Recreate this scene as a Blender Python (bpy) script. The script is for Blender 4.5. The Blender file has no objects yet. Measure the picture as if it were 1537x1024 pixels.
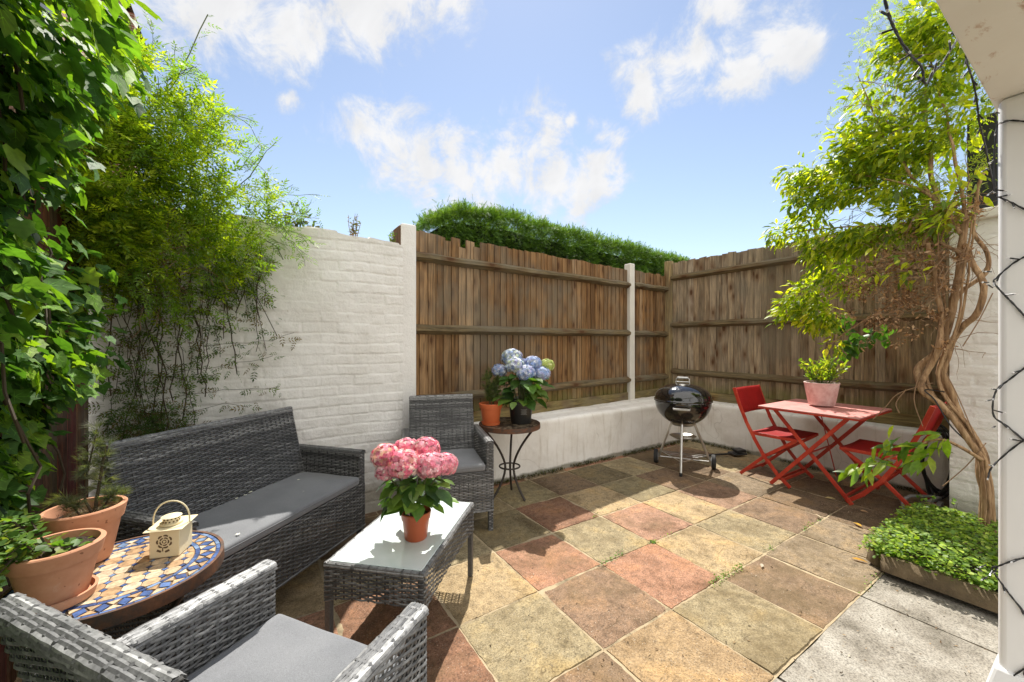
import bpy, bmesh, math, random
import numpy as np
from mathutils import Vector, Matrix, Euler, noise as mnoise
random.seed(7); rng = np.random.default_rng(7)
PI = math.pi; R = math.radians
S = bpy.context.scene; COL = S.collection

# ------------------------------------------------------------------ camera
CAM = Vector((-1.697, -0.736, 1.304)); YAW = -0.575; FPX = 594.66
cd = bpy.data.cameras.new('camera'); cam = bpy.data.objects.new('camera', cd); COL.objects.link(cam)
cam.location = CAM; cam.rotation_euler = (PI/2, 0, YAW)
cd.sensor_width = 36; cd.lens = 36*FPX/1537; cd.clip_start = 0.02; cd.clip_end = 800
S.camera = cam
# ------------------------------------------------------------------ sun, sky, exposure
SUN = Vector((0.36, 0.545, 1.0)).normalized()
sl = bpy.data.lights.new('sun', 'SUN'); sl.energy = 4.2; sl.angle = R(0.5); sl.color = (1.0, 0.955, 0.88)
so = bpy.data.objects.new('sun', sl); COL.objects.link(so)
so.rotation_euler = (-SUN).to_track_quat('-Z', 'Y').to_euler(); so.location = (0, 0, 12)
S.view_settings.view_transform = 'Standard'; S.view_settings.look = 'None'
S.view_settings.gamma = 1; S.view_settings.use_curve_mapping = False
S.view_settings.exposure = 0.86
SKY_STRENGTH = 0.1
# world built below in make_world() (sky texture + clouds at fixed compass directions + added fill cloud out of view)
RV = Vector((math.cos(YAW), math.sin(YAW), 0)); FV = Vector((-math.sin(YAW), math.cos(YAW), 0)); UP = Vector((0, 0, 1))
def ray(x, y): return FV + RV*((x-768.5)/FPX) - UP*((y-512)/FPX)
def AX(x, y, X): d = ray(x, y); return CAM + d*((X-CAM.x)/d.x)      # sight line met with a plane of constant X / Y / Z
def AY(x, y, Y): d = ray(x, y); return CAM + d*((Y-CAM.y)/d.y)
def AZ(x, y, z): d = ray(x, y); return CAM + d*((z-CAM.z)/d.z)

def make_world():
    w = bpy.data.worlds.new('World'); S.world = w; w.use_nodes = True; nt = w.node_tree
    for n in list(nt.nodes): nt.nodes.remove(n)
    L = nt.links.new
    def nd(t, **k):
        n = nt.nodes.new(t)
        for a, b in k.items(): setattr(n, a, b)
        return n
    sky = nd('ShaderNodeTexSky', sky_type='NISHITA', sun_disc=False)
    sky.sun_elevation = math.asin(SUN.z); sky.sun_rotation = math.atan2(SUN.x, SUN.y)
    sky.altitude = 0; sky.air_density = 1.0; sky.dust_density = 0.15; sky.ozone_density = 1.2
    tc = nd('ShaderNodeTexCoord'); nz = nd('ShaderNodeTexNoise'); nz.inputs['Scale'].default_value = 11
    nz.inputs['Detail'].default_value = 10; nz.inputs['Roughness'].default_value = 0.66; nz.inputs['Distortion'].default_value = 0.35
    L(tc.outputs['Generated'], nz.inputs['Vector'])
    nw = nd('ShaderNodeTexNoise'); nw.inputs['Scale'].default_value = 5; nw.inputs['Detail'].default_value = 6
    L(tc.outputs['Generated'], nw.inputs['Vector'])
    wsub = nd('ShaderNodeVectorMath', operation='SUBTRACT'); wsub.inputs[1].default_value = (.5, .5, .5); L(nw.outputs['Color'], wsub.inputs[0])
    wsc = nd('ShaderNodeVectorMath', operation='SCALE'); wsc.inputs['Scale'].default_value = 0.15; L(wsub.outputs[0], wsc.inputs[0])
    wad = nd('ShaderNodeVectorMath', operation='ADD'); L(tc.outputs['Generated'], wad.inputs[0]); L(wsc.outputs[0], wad.inputs[1])
    blobs = [(290, 10, 85), (370, 25, 80), (450, 40, 75), (520, 30, 70), (600, 0, 50), (670, 5, 50), (215, -10, 60),
             (560, 215, 52), (620, 235, 62), (690, 222, 50), (745, 255, 55), (815, 212, 50), (830, 265, 58), (890, 272, 50), (925, 275, 30), (690, 270, 45),
             (975, 118, 45), (1035, 98, 45), (1110, 105, 50), (1100, 60, 40), (1150, 50, 50), (1190, 35, 48), (1075, 20, 42), (1090, 130, 30),
             (455, 168, 20), (915, 215, 26), (865, 186, 15), (640, 300, 30), (880, 310, 30)]
    last = None
    for (x, y, r) in blobs:
        c = ray(x, y).normalized(); e = (ray(x+r, y).normalized()-c).length*.5+(ray(x, y+r).normalized()-c).length*.5
        d = nd('ShaderNodeVectorMath', operation='DISTANCE'); L(wad.outputs[0], d.inputs[0]); d.inputs[1].default_value = c; e *= 1.16
        m = nd('ShaderNodeMath', operation='MULTIPLY_ADD'); L(d.outputs['Value'], m.inputs[0]); m.inputs[1].default_value = -1/e; m.inputs[2].default_value = 1
        if last is None: last = m
        else:
            x_ = nd('ShaderNodeMath', operation='MAXIMUM'); L(last.outputs[0], x_.inputs[0]); L(m.outputs[0], x_.inputs[1]); last = x_
    a = nd('ShaderNodeMath', operation='MULTIPLY_ADD'); L(nz.outputs['Fac'], a.inputs[0]); a.inputs[1].default_value = 3.4; a.inputs[2].default_value = -1.64
    b = nd('ShaderNodeMath', operation='ADD'); L(last.outputs[0], b.inputs[0]); L(a.outputs[0], b.inputs[1])
    mr = nd('ShaderNodeMapRange', interpolation_type='SMOOTHSTEP'); L(b.outputs[0], mr.inputs['Value'])
    mr.inputs['From Min'].default_value = -0.1; mr.inputs['From Max'].default_value = 0.9; mr.inputs['To Max'].default_value = 0.95
    # cloud light and shade painted into their colour: by mask and sunward-shifted noise
    cr = nd('ShaderNodeMix', data_type='RGBA'); L(mr.outputs[0], cr.inputs['Factor'])
    cr.inputs[6].default_value = (4.2, 4.5, 5.0, 1); cr.inputs[7].default_value = (5.35, 5.3, 5.25, 1)
    off = nd('ShaderNodeVectorMath', operation='ADD'); L(tc.outputs['Generated'], off.inputs[0]); off.inputs[1].default_value = SUN*.035
    n2 = nd('ShaderNodeTexNoise'); n2.inputs['Scale'].default_value = 11; n2.inputs['Detail'].default_value = 5; n2.inputs['Roughness'].default_value = .55; n2.inputs['Distortion'].default_value = .35; L(off.outputs[0], n2.inputs['Vector'])
    sh = nd('ShaderNodeMapRange'); L(n2.outputs['Fac'], sh.inputs['Value']); sh.inputs['From Min'].default_value = .42; sh.inputs['From Max'].default_value = .66; sh.inputs['To Min'].default_value = 1.0; sh.inputs['To Max'].default_value = .9
    cs = nd('ShaderNodeVectorMath', operation='SCALE'); L(cr.outputs[2], cs.inputs[0]); L(sh.outputs[0], cs.inputs['Scale'])
    hs = nd('ShaderNodeHueSaturation'); L(sky.outputs[0], hs.inputs['Color']); hs.inputs['Saturation'].default_value = .82; hs.inputs['Value'].default_value = .96
    mx = nd('ShaderNodeMix', data_type='RGBA'); L(mr.outputs[0], mx.inputs['Factor'])
    L(hs.outputs[0], mx.inputs[6]); L(cs.outputs[0], mx.inputs[7])
    # unseen bright cloud bank added behind the camera as fill for the shaded walls
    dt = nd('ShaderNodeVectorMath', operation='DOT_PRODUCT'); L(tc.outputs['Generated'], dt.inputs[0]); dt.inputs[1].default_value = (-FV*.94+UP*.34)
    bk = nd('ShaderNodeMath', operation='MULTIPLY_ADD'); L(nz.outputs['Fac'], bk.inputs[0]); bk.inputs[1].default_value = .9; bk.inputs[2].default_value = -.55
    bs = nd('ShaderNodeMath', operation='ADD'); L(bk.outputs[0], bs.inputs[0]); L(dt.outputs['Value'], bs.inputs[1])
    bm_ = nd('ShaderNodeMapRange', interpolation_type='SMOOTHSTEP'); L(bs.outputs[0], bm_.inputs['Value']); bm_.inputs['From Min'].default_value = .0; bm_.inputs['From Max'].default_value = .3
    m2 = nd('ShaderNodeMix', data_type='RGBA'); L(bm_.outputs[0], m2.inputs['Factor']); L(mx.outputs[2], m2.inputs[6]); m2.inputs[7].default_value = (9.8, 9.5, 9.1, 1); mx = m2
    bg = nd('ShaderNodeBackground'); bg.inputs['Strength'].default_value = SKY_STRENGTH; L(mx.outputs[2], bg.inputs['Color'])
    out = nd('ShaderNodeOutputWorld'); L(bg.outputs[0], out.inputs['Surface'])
make_world()

# ------------------------------------------------------------------ material helpers
def lin(r, g, b):
    f = lambda c: (c/255/12.92 if c/255 <= .04045 else ((c/255+.055)/1.055)**2.4)
    return (f(r), f(g), f(b))
class Mat:
    def __init__(s, name):
        s.m = bpy.data.materials.new(name); s.m.use_nodes = True; s.nt = s.m.node_tree
        s.b = s.nt.nodes['Principled BSDF']; s.out = s.nt.nodes['Material Output']
    def n(s, t, ins=None, **k):
        n = s.nt.nodes.new(t)
        for a, b in k.items(): setattr(n, a, b)
        for a, b in (ins or {}).items():
            if isinstance(b, bpy.types.NodeSocket): s.nt.links.new(b, n.inputs[a])
            else: n.inputs[a].default_value = b
        return n
    def obj(s, scale=(1, 1, 1), rot=(0, 0, 0)):
        tc = s.n('ShaderNodeTexCoord'); mp = s.n('ShaderNodeMapping', {'Vector': tc.outputs['Object'], 'Scale': scale, 'Rotation': rot}); return mp.outputs[0]
    def noise(s, vec, scale, detail=4, rough=.55, dist=0):
        return s.n('ShaderNodeTexNoise', {'Vector': vec, 'Scale': scale, 'Detail': detail, 'Roughness': rough, 'Distortion': dist}).outputs['Fac']
    def ramp(s, fac, stops):
        r = s.n('ShaderNodeValToRGB', {'Fac': fac}); e = r.color_ramp.elements
        while len(e) < len(stops): e.new(.5)
        for i, (p, c) in enumerate(stops):
            e[i].position = p; e[i].color = (*c, 1) if hasattr(c, '__len__') else (c, c, c, 1)
        return r.outputs['Color']
    def mix(s, fac, a, b, mode='MIX'):
        n = s.n('ShaderNodeMix', data_type='RGBA', blend_type=mode)
        for i, v in ((0, fac), (6, a), (7, b)):
            if isinstance(v, bpy.types.NodeSocket): s.nt.links.new(v, n.inputs[i])
            else: n.inputs[i].default_value = (*v, 1) if hasattr(v, '__len__') and len(v) == 3 else v
        return n.outputs[2]
    def attr(s): return s.n('ShaderNodeAttribute', attribute_name='Col').outputs['Color']
    def base(s, v):
        if isinstance(v, bpy.types.NodeSocket): s.nt.links.new(v, s.b.inputs['Base Color'])
        else: s.b.inputs['Base Color'].default_value = (*v, 1)
    def set(s, **k):
        for a, v in k.items():
            a = a.replace('_', ' ')
            if isinstance(v, bpy.types.NodeSocket): s.nt.links.new(v, s.b.inputs[a])
            else: s.b.inputs[a].default_value = v
        return s
    def bump(s, h, strength=.3, dist=.004):
        n = s.n('ShaderNodeBump', {'Height': h, 'Strength': strength, 'Distance': dist}); s.nt.links.new(n.outputs[0], s.b.inputs['Normal'])
    def translucent(s, col, fac):
        t = s.n('ShaderNodeBsdfTranslucent', {'Color': col}); mx = s.n('ShaderNodeMixShader', {'Fac': fac})
        s.nt.links.new(s.b.outputs[0], mx.inputs[1]); s.nt.links.new(t.outputs[0], mx.inputs[2]); s.nt.links.new(mx.outputs[0], s.out.inputs['Surface'])
M = {}
def simple(name, col, rough=.5, metal=0, var=.25, vs=8, bs=60, bstr=.15, bd=.002, spec=.5):
    m = Mat(name); v = m.obj(); n = m.noise(v, vs, 5, .6)
    c = m.mix(n, tuple(x*(1-var) for x in col), tuple(min(1, x*(1+var)) for x in col)); m.base(c)
    m.set(Roughness=rough, Metallic=metal, Specular_IOR_Level=spec); m.bump(m.noise(v, bs, 3), bstr, bd); M[name] = m.m; return m
def leafmat(name, fac=.35, rough=.45, spec=.4, tint=(1.25, 1.35, .35), gain=1.6):
    m = Mat(name); a = m.attr(); v = m.obj(); n = m.noise(v, 40, 2)
    c = m.mix(1.0, a, m.ramp(n, [(.3, .75), (.7, 1.2)]), 'MULTIPLY'); m.base(c); m.set(Roughness=rough, Specular_IOR_Level=spec)
    t = m.mix(1.0, c, tuple(x*gain for x in tint), 'MULTIPLY'); m.translucent(t, fac); M[name] = m.m
leafmat('ivy_leaf', .36, .58, .28); leafmat('jasmine_leaf', .48, .5, .35, (1.35, 1.35, .3), 1.8); leafmat('shrub_leaf', .5, .42, .4, (1.35, 1.35, .3), 1.9)
leafmat('hedge_leaf', .25, .55, .3); leafmat('flower_leaf', .25, .4, .5); leafmat('ground_leaf', .35, .5, .3)
leafmat('petal', .3, .6, .2, (1.1, 1.0, 1.0), 1.1); leafmat('dry_leaf', .2, .7, .2, (1.2, 1, .7), 1.2)

def mk_materials():
    # stone slabs: the slab's own colour comes in as an attribute; grain, iron stains, lichen
    m = Mat('paving_stone'); v = m.obj(); a = m.attr()
    big = m.noise(v, 3.5, 6, .65, .4); fine = m.noise(v, 140, 3, .6); mid = m.noise(v, 22, 6, .7)
    c = m.mix(1.0, a, m.ramp(big, [(.32, (.6, .56, .5)), (.5, (1, 1, 1)), (.68, (1.25, 1.14, .92))]), 'MULTIPLY')
    c = m.mix(1.0, c, m.ramp(mid, [(.32, .62), (.5, 1), (.68, 1.22)]), 'MULTIPLY')
    c = m.mix(1.0, c, m.ramp(fine, [(.33, .55), (.5, 1), (.68, 1.25)]), 'MULTIPLY')
    sp = m.noise(v, 230, 1); c = m.mix(m.ramp(sp, [(.69, 0.), (.74, .75)]), c, (.62, .56, .46))
    sp2 = m.noise(m.obj((1, 1, 1), (0, 0, 1)), 95, 2); c = m.mix(m.ramp(sp2, [(.69, 0.), (.74, .7)]), c, (.05, .042, .03))
    vo = m.n('ShaderNodeVectorMath', {0: v, 1: m.n('ShaderNodeVectorMath', {0: a, 'Scale': 37.}, operation='SCALE').outputs[0]}, operation='ADD').outputs[0]
    rv = m.noise(m.n('ShaderNodeMapping', {'Vector': vo, 'Scale': (1, 1.6, 1), 'Rotation': (0, 0, .7)}).outputs[0], 2.3, 3, .5, .6)
    fr = m.n('ShaderNodeMath', {0: m.n('ShaderNodeMath', {0: rv, 1: 9.}, operation='MULTIPLY').outputs[0]}, operation='FRACT').outputs[0]
    brk = m.ramp(m.noise(vo, 5, 3), [(.48, 0.), (.6, 1.)]); ln = m.n('ShaderNodeMath', {0: m.ramp(fr, [(0., .8), (.06, .0)]), 1: brk}, operation='MULTIPLY').outputs[0]
    c = m.mix(ln, c, (.07, .045, .02)); st = m.ramp(m.noise(vo, 1.9, 7, .7), [(.5, 0.), (.66, .55)]); c = m.mix(st, c, (.12, .085, .04))
    m.base(c); m.set(Roughness=.88, Specular_IOR_Level=.25)
    h = m.n('ShaderNodeMath', {0: mid, 1: fine}, operation='ADD').outputs[0]; h = m.n('ShaderNodeMath', {0: h, 1: fr}, operation='ADD').outputs[0]; m.bump(h, .6, .004); M['paving_stone'] = m.m
    m = Mat('mortar'); v = m.obj(); c = m.ramp(m.noise(v, 9, 6, .7), [(.33, (.14, .11, .065)), (.5, (.36, .28, .17)), (.8, (.44, .36, .24))])
    m.base(c); m.set(Roughness=.95); m.bump(m.noise(v, 150, 3), .5, .004); M['mortar'] = m.m
    m = Mat('concrete'); v = m.obj(); c = m.ramp(m.noise(v, 4, 8, .68), [(.34, (.12, .105, .08)), (.5, (.255, .23, .19)), (.68, (.37, .345, .295))])
    c = m.mix(1.0, c, m.ramp(m.noise(v, 120, 3, .7), [(.34, .5), (.5, 1), (.68, 1.3)]), 'MULTIPLY')
    sp = m.noise(v, 60, 3, .7); c = m.mix(m.ramp(sp, [(.64, 0.), (.7, .75)]), c, (.06, .055, .04))
    m.base(c); m.set(Roughness=.9, Specular_IOR_Level=.25); m.bump(m.noise(v, 90, 5, .7), .7, .005); M['concrete'] = m.m
    # white masonry paint over old brick
    m = Mat('painted_brick'); v = m.obj(); c = m.ramp(m.noise(v, 2.2, 7, .62), [(.3, (.74, .715, .67)), (.55, (.84, .82, .785)), (.75, (.88, .865, .835))])
    c = m.mix(m.ramp(m.noise(m.obj((1, 1, 3)), 14, 5, .7), [(.62, 0.), (.75, .45)]), c, (.42, .36, .28))
    z = m.n('ShaderNodeSeparateXYZ', {0: v}).outputs['Z']; zz = m.n('ShaderNodeMath', {0: m.noise(v, 5, 6, .7), 1: -.3, 2: z}, operation='MULTIPLY_ADD').outputs[0]
    c = m.mix(m.ramp(zz, [(.0, .6), (.1, 0.)]), c, (.3, .28, .2)); fl = m.noise(m.obj((1.4, 1.4, 1)), 30, 6, .75); c = m.mix(m.ramp(fl, [(.66, 0.), (.7, .6)]), c, (.5, .43, .35))
    m.base(c); m.set(Roughness=.8, Specular_IOR_Level=.25); m.bump(m.n('ShaderNodeMath', {0: m.noise(v, 60, 6, .7), 1: m.noise(v, 17, 4, .6)}, operation='ADD').outputs[0], .7, .007); M['painted_brick'] = m.m
    m = Mat('painted_render'); v = m.obj(); c = m.ramp(m.noise(v, 2.6, 7, .65), [(.3, (.68, .635, .57)), (.52, (.81, .78, .725)), (.72, (.86, .84, .8))])
    drip = m.noise(m.obj((9, 9, .8)), 2.2, 5, .6); c = m.mix(m.ramp(drip, [(.55, 0.), (.75, .5)]), c, (.4, .33, .24))
    cw = m.n('ShaderNodeTexVoronoi', {'Vector': m.mix(.12, v, m.n('ShaderNodeTexNoise', {'Vector': v, 'Scale': 5}).outputs['Color']), 'Scale': 1.5}, feature='DISTANCE_TO_EDGE').outputs['Distance']
    c = m.mix(m.ramp(cw, [(.0, .3), (.004, 0.)]), c, (.25, .21, .16))
    z = m.n('ShaderNodeSeparateXYZ', {0: v}).outputs['Z']; zz = m.n('ShaderNodeMath', {0: m.noise(v, 7, 5, .7), 1: -.07, 2: z}, operation='MULTIPLY_ADD').outputs[0]
    c = m.mix(m.ramp(zz, [(.0, .75), (.02, 0.)]), c, (.13, .125, .07))
    m.base(c); m.set(Roughness=.82, Specular_IOR_Level=.25); m.bump(m.noise(v, 30, 7, .65), .5, .006); M['painted_render'] = m.m
    # softwood boards: colour per board comes in as an attribute
    def wood(name, gain=1.0, knots=True, axis=2, green=None):
        m = Mat(name); a = m.attr(); sc = [26, 26, 26]; sc[axis] = 1.3
        geo = m.n('ShaderNodeAttribute', attribute_name='Off').outputs['Vector']
        tc = m.n('ShaderNodeTexCoord').outputs['Object']; vv = m.n('ShaderNodeVectorMath', {0: tc, 1: geo}, operation='ADD').outputs[0]
        v = m.n('ShaderNodeMapping', {'Vector': vv, 'Scale': sc}).outputs[0]
        g = m.noise(v, 1.6, 6, .6, .8); g2 = m.noise(v, 7, 3, .6)
        c = m.mix(1.0, a, m.ramp(g, [(.3, (.34, .28, .22)), (.47, (.95, .9, .84)), (.68, (1.5, 1.36, 1.18))]), 'MULTIPLY')
        c = m.mix(1.0, c, m.ramp(g2, [(.3, .7), (.6, 1.12)]), 'MULTIPLY')
        if knots:
            ks = [9, 9, 9]; ks[axis] = 4.2
            k = m.n('ShaderNodeTexVoronoi', {'Vector': m.n('ShaderNodeMapping', {'Vector': vv, 'Scale': ks}).outputs[0], 'Scale': 1.0, 'Randomness': 1.0})
            c = m.mix(m.ramp(k.outputs['Distance'], [(.13, .95), (.21, 0.)]), c, (.04, .018, .008))
            c = m.mix(m.ramp(k.outputs['Distance'], [(.2, .6), (.5, 0.)]), c, (.12, .055, .022))
        big = m.noise(tc, 1.7, 5, .6)
        c = m.mix(m.ramp(big, [(.48, 0.), (.66, .6)]), c, (.19, .165, .12))
        if green:
            z = m.n('ShaderNodeSeparateXYZ', {0: tc}).outputs['Z']; zz = m.n('ShaderNodeMath', {0: m.noise(tc, 5, 5, .7), 1: -.35, 2: z}, operation='MULTIPLY_ADD').outputs[0]
            c = m.mix(m.ramp(zz, [(green-.08, .75), (green+.12, 0.)]), c, (.13, .135, .03))
        m.base(c); m.set(Roughness=.8, Specular_IOR_Level=.25); m.bump(g, .5, .004); M[name] = m.m
    wood('fence_board', green=.5); wood('rail_wood_x', axis=0); wood('rail_wood_y', axis=1); wood('dark_slat', knots=False)
    # woven plastic cane
    m = Mat('wicker'); a = m.attr(); v = m.obj(); c = m.mix(1.0, a, m.ramp(m.noise(v, 90, 3, .7), [(.3, .65), (.7, 1.3)]), 'MULTIPLY'); m.base(c)
    m.set(Roughness=.42, Specular_IOR_Level=.5); m.bump(m.noise(v, 260, 2), .25, .001); M['wicker'] = m.m
    m = Mat('cushion_fabric'); v = m.obj(); c = m.ramp(m.noise(v, 5, 4), [(.35, (.16, .165, .175)), (.65, (.2, .205, .215))])
    c = m.mix(1.0, c, m.ramp(m.noise(v, 420, 2), [(.3, .78), (.7, 1.2)]), 'MULTIPLY'); m.base(c)
    m.set(Roughness=.9, Specular_IOR_Level=.2, Sheen_Weight=.25); m.bump(m.noise(v, 500, 2), .3, .001); M['cushion_fabric'] = m.m
    m = Mat('frosted_glass'); v = m.obj(); m.base(m.ramp(m.noise(v, 12, 3), [(.3, (.62, .70, .68)), (.7, (.70, .77, .75))])); m.set(Roughness=.16, Specular_IOR_Level=.6, Coat_Weight=.5, Coat_Roughness=.03)
    m.bump(m.noise(v, 200, 2), .03, .001); M['frosted_glass'] = m.m
    m = Mat('glass_edge'); m.base((.12, .3, .24)); m.set(Roughness=.1); M['glass_edge'] = m.m
    m = Mat('terracotta'); v = m.obj(); c = m.ramp(m.noise(v, 7, 7, .65), [(.3, (.43, .19, .1)), (.55, (.56, .28, .165)), (.75, (.62, .37, .25))])
    c = m.mix(m.ramp(m.noise(v, 18, 6, .7, .5), [(.6, 0.), (.75, .5)]), c, (.66, .5, .4)); sp = m.noise(v, 70, 1); c = m.mix(m.ramp(sp, [(.74, 0.), (.78, .8)]), c, (.2, .08, .04))
    m.base(c); m.set(Roughness=.82, Specular_IOR_Level=.25); m.bump(m.noise(m.obj((1, 1, 5)), 30, 4), .15, .003); M['terracotta'] = m.m
    simple('orange_clay', lin(204, 104, 58), .6, var=.12); simple('brown_plastic', lin(176, 88, 52), .42, var=.08, bstr=.05)
    simple('black_plastic', (.022, .022, .022), .38, var=.3, bstr=.05); simple('pot_print', (.3, .3, .29), .5)
    m = Mat('pink_wash'); v = m.obj(); c = m.ramp(m.noise(v, 11, 6, .7), [(.3, (.45, .27, .24)), (.5, (.62, .45, .42)), (.7, (.72, .62, .57))]); m.base(c); m.set(Roughness=.8); m.bump(m.noise(v, 60, 4), .3, .003); M['pink_wash'] = m.m
    m = Mat('soil'); v = m.obj(); c = m.ramp(m.noise(v, 60, 6, .75), [(.35, (.018, .011, .007)), (.6, (.085, .05, .03)), (.78, (.2, .13, .08))]); m.base(c); m.set(Roughness=.95); m.bump(m.noise(v, 90, 5, .75), 1, .015); M['soil'] = m.m
    m = Mat('tile'); a = m.attr(); v = m.obj(); c = m.mix(1.0, a, m.ramp(m.noise(v, 60, 4, .7), [(.32, .5), (.62, 1.1)]), 'MULTIPLY'); m.base(c); m.set(Roughness=.42, Specular_IOR_Level=.45); m.bump(m.noise(v, 130, 3), .2, .002); M['tile'] = m.m
    m = Mat('grout'); v = m.obj(); m.base(m.ramp(m.noise(v, 50, 4), [(.3, (.08, .05, .03)), (.7, (.26, .17, .1))])); m.set(Roughness=.9); M['grout'] = m.m
    m = Mat('rusty_iron'); v = m.obj(); c = m.ramp(m.noise(v, 26, 6, .7), [(.35, (.07, .05, .04)), (.55, (.14, .065, .035)), (.68, (.2, .085, .04)), (.8, (.25, .21, .17))]); m.base(c); m.set(Roughness=.65, Metallic=.25); m.bump(m.noise(v, 90, 4), .4, .003); M['rusty_iron'] = m.m
    simple('dark_iron', (.045, .035, .028), .5, .3, .4)
    m = Mat('red_paint'); v = m.obj(); c = m.ramp(m.noise(v, 9, 6, .7), [(.3, lin(150, 38, 24)), (.55, lin(184, 56, 36)), (.75, lin(206, 96, 66))]); m.base(c); m.set(Roughness=.45); m.bump(m.noise(v, 40, 4), .1, .002); M['red_paint'] = m.m
    m = Mat('red_mesh'); v = m.obj(); c = m.ramp(m.noise(v, 14, 5, .6), [(.3, lin(150, 16, 16)), (.7, lin(176, 28, 26))]); m.base(c); m.set(Roughness=.6); m.bump(m.n('ShaderNodeTexChecker', {'Vector': v, 'Scale': 400}).outputs['Fac'], .2, .001); m.translucent((.5, .03, .03, 1), .25); M['red_mesh'] = m.m
    m = Mat('faded_pink'); v = m.obj(); c = m.ramp(m.noise(v, 8, 6, .7), [(.3, lin(190, 116, 110)), (.6, lin(208, 146, 138)), (.8, lin(218, 168, 160))]); m.base(c); m.set(Roughness=.5); m.bump(m.noise(v, 70, 3), .1, .002); M['faded_pink'] = m.m
    m = Mat('black_enamel'); v = m.obj(); m.base(m.ramp(m.noise(v, 20, 5), [(.3, (.004, .004, .004)), (.8, (.012, .012, .012))])); m.set(Roughness=.06, Specular_IOR_Level=.7, Coat_Weight=.6, Coat_Roughness=.03)
    sp = m.noise(v, 50, 4, .7); m.set(Roughness=m.ramp(sp, [(.45, .05), (.75, .28)])); M['black_enamel'] = m.m
    simple('brushed_metal', (.62, .61, .58), .3, .95, .12, 15, 200, .05); simple('grey_handle', (.4, .4, .39), .4, .2, .1); simple('rubber', (.016, .016, .016), .75, 0, .3)
    simple('hub_plastic', (.3, .3, .3), .5); simple('cream_metal', lin(228, 214, 176), .5, 0, .07, 12, 60, .1); simple('rust_cutout', (.12, .075, .035), .8)
    m = Mat('bark'); v = m.obj((30, 30, 4)); c = m.ramp(m.noise(v, 1.3, 6, .65), [(.33, (.12, .065, .03)), (.5, (.33, .2, .1)), (.7, (.5, .34, .19))]); m.base(c); m.set(Roughness=.9); m.bump(m.noise(v, 2, 5), 1, .014); M['bark'] = m.m
    simple('green_stem', (.09, .11, .035), .6); simple('twig', (.25, .155, .085), .8); simple('dark_stem', (.06, .042, .022), .8)
    m = Mat('column_paint'); v = m.obj(); m.base(m.ramp(m.noise(m.obj((6, 6, .7)), 2, 5), [(.3, (.84, .84, .835)), (.7, (.89, .89, .885))])); m.set(Roughness=.4); m.bump(m.noise(v, 40, 3), .06, .002); M['column_paint'] = m.m
    m = Mat('beam_paint'); v = m.obj(); c = m.ramp(m.noise(v, 3, 6), [(.3, (.8, .77, .71)), (.7, (.88, .865, .82))])
    rs = m.noise(m.obj((2.5, 7, 7)), 2.6, 6, .7, .3); c = m.mix(m.ramp(rs, [(.56, 0.), (.66, .7)]), c, (.42, .2, .08)); m.base(c); m.set(Roughness=.6); m.bump(m.noise(v, 50, 4), .2, .003); M['beam_paint'] = m.m
    simple('cable', (.012, .012, .013), .45); m = Mat('clear_tip'); m.base((.85, .85, .85)); m.set(Roughness=.1, Transmission_Weight=.6); M['clear_tip'] = m.m
    m = Mat('house_brick'); v = m.n('ShaderNodeTexCoord').outputs['Object']; sw = m.n('ShaderNodeSeparateXYZ', {0: v}); cv = m.n('ShaderNodeCombineXYZ', {0: sw.outputs['Y'], 1: sw.outputs['Z']}).outputs[0]
    bt = m.n('ShaderNodeTexBrick', {'Vector': cv, 'Color1': (.32, .12, .07, 1), 'Color2': (.24, .085, .055, 1), 'Mortar': (.4, .33, .27, 1), 'Scale': 1.0, 'Mortar Size': .012, 'Brick Width': .225, 'Row Height': .075}); m.base(bt.outputs['Color']); m.set(Roughness=.85); M['house_brick'] = m.m
    simple('house_trim', (.62, .58, .5), .7); simple('roof_tile', (.12, .07, .055), .8); m = Mat('window_glass'); m.base((.03, .035, .04)); m.set(Roughness=.05); M['window_glass'] = m.m
    simple('black_metal', (.012, .012, .013), .45, .2, .2); simple('concrete_post', (.7, .67, .6), .85, 0, .16, 6, 70, .4, .004); simple('brown_rust_patch', (.12, .06, .03), .9)
    m = Mat('old_stone'); v = m.obj(); c = m.ramp(m.noise(v, 9, 7, .7), [(.3, (.07, .052, .03)), (.55, (.16, .115, .065)), (.75, (.24, .185, .11))]); m.base(c); m.set(Roughness=.92); m.bump(m.noise(v, 50, 5, .7), .7, .008); M['old_stone'] = m.m
    m = Mat('ground_soil'); v = m.obj(); m.base(m.ramp(m.noise(v, .6, 6), [(.3, (.05, .055, .02)), (.7, (.12, .11, .05))])); m.set(Roughness=.95); M['ground_soil'] = m.m
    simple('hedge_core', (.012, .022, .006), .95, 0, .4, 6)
    simple('white_petal', (.78, .76, .62), .7, 0, .1); simple('grey_plastic', (.2, .2, .19), .5)
mk_materials()

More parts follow.
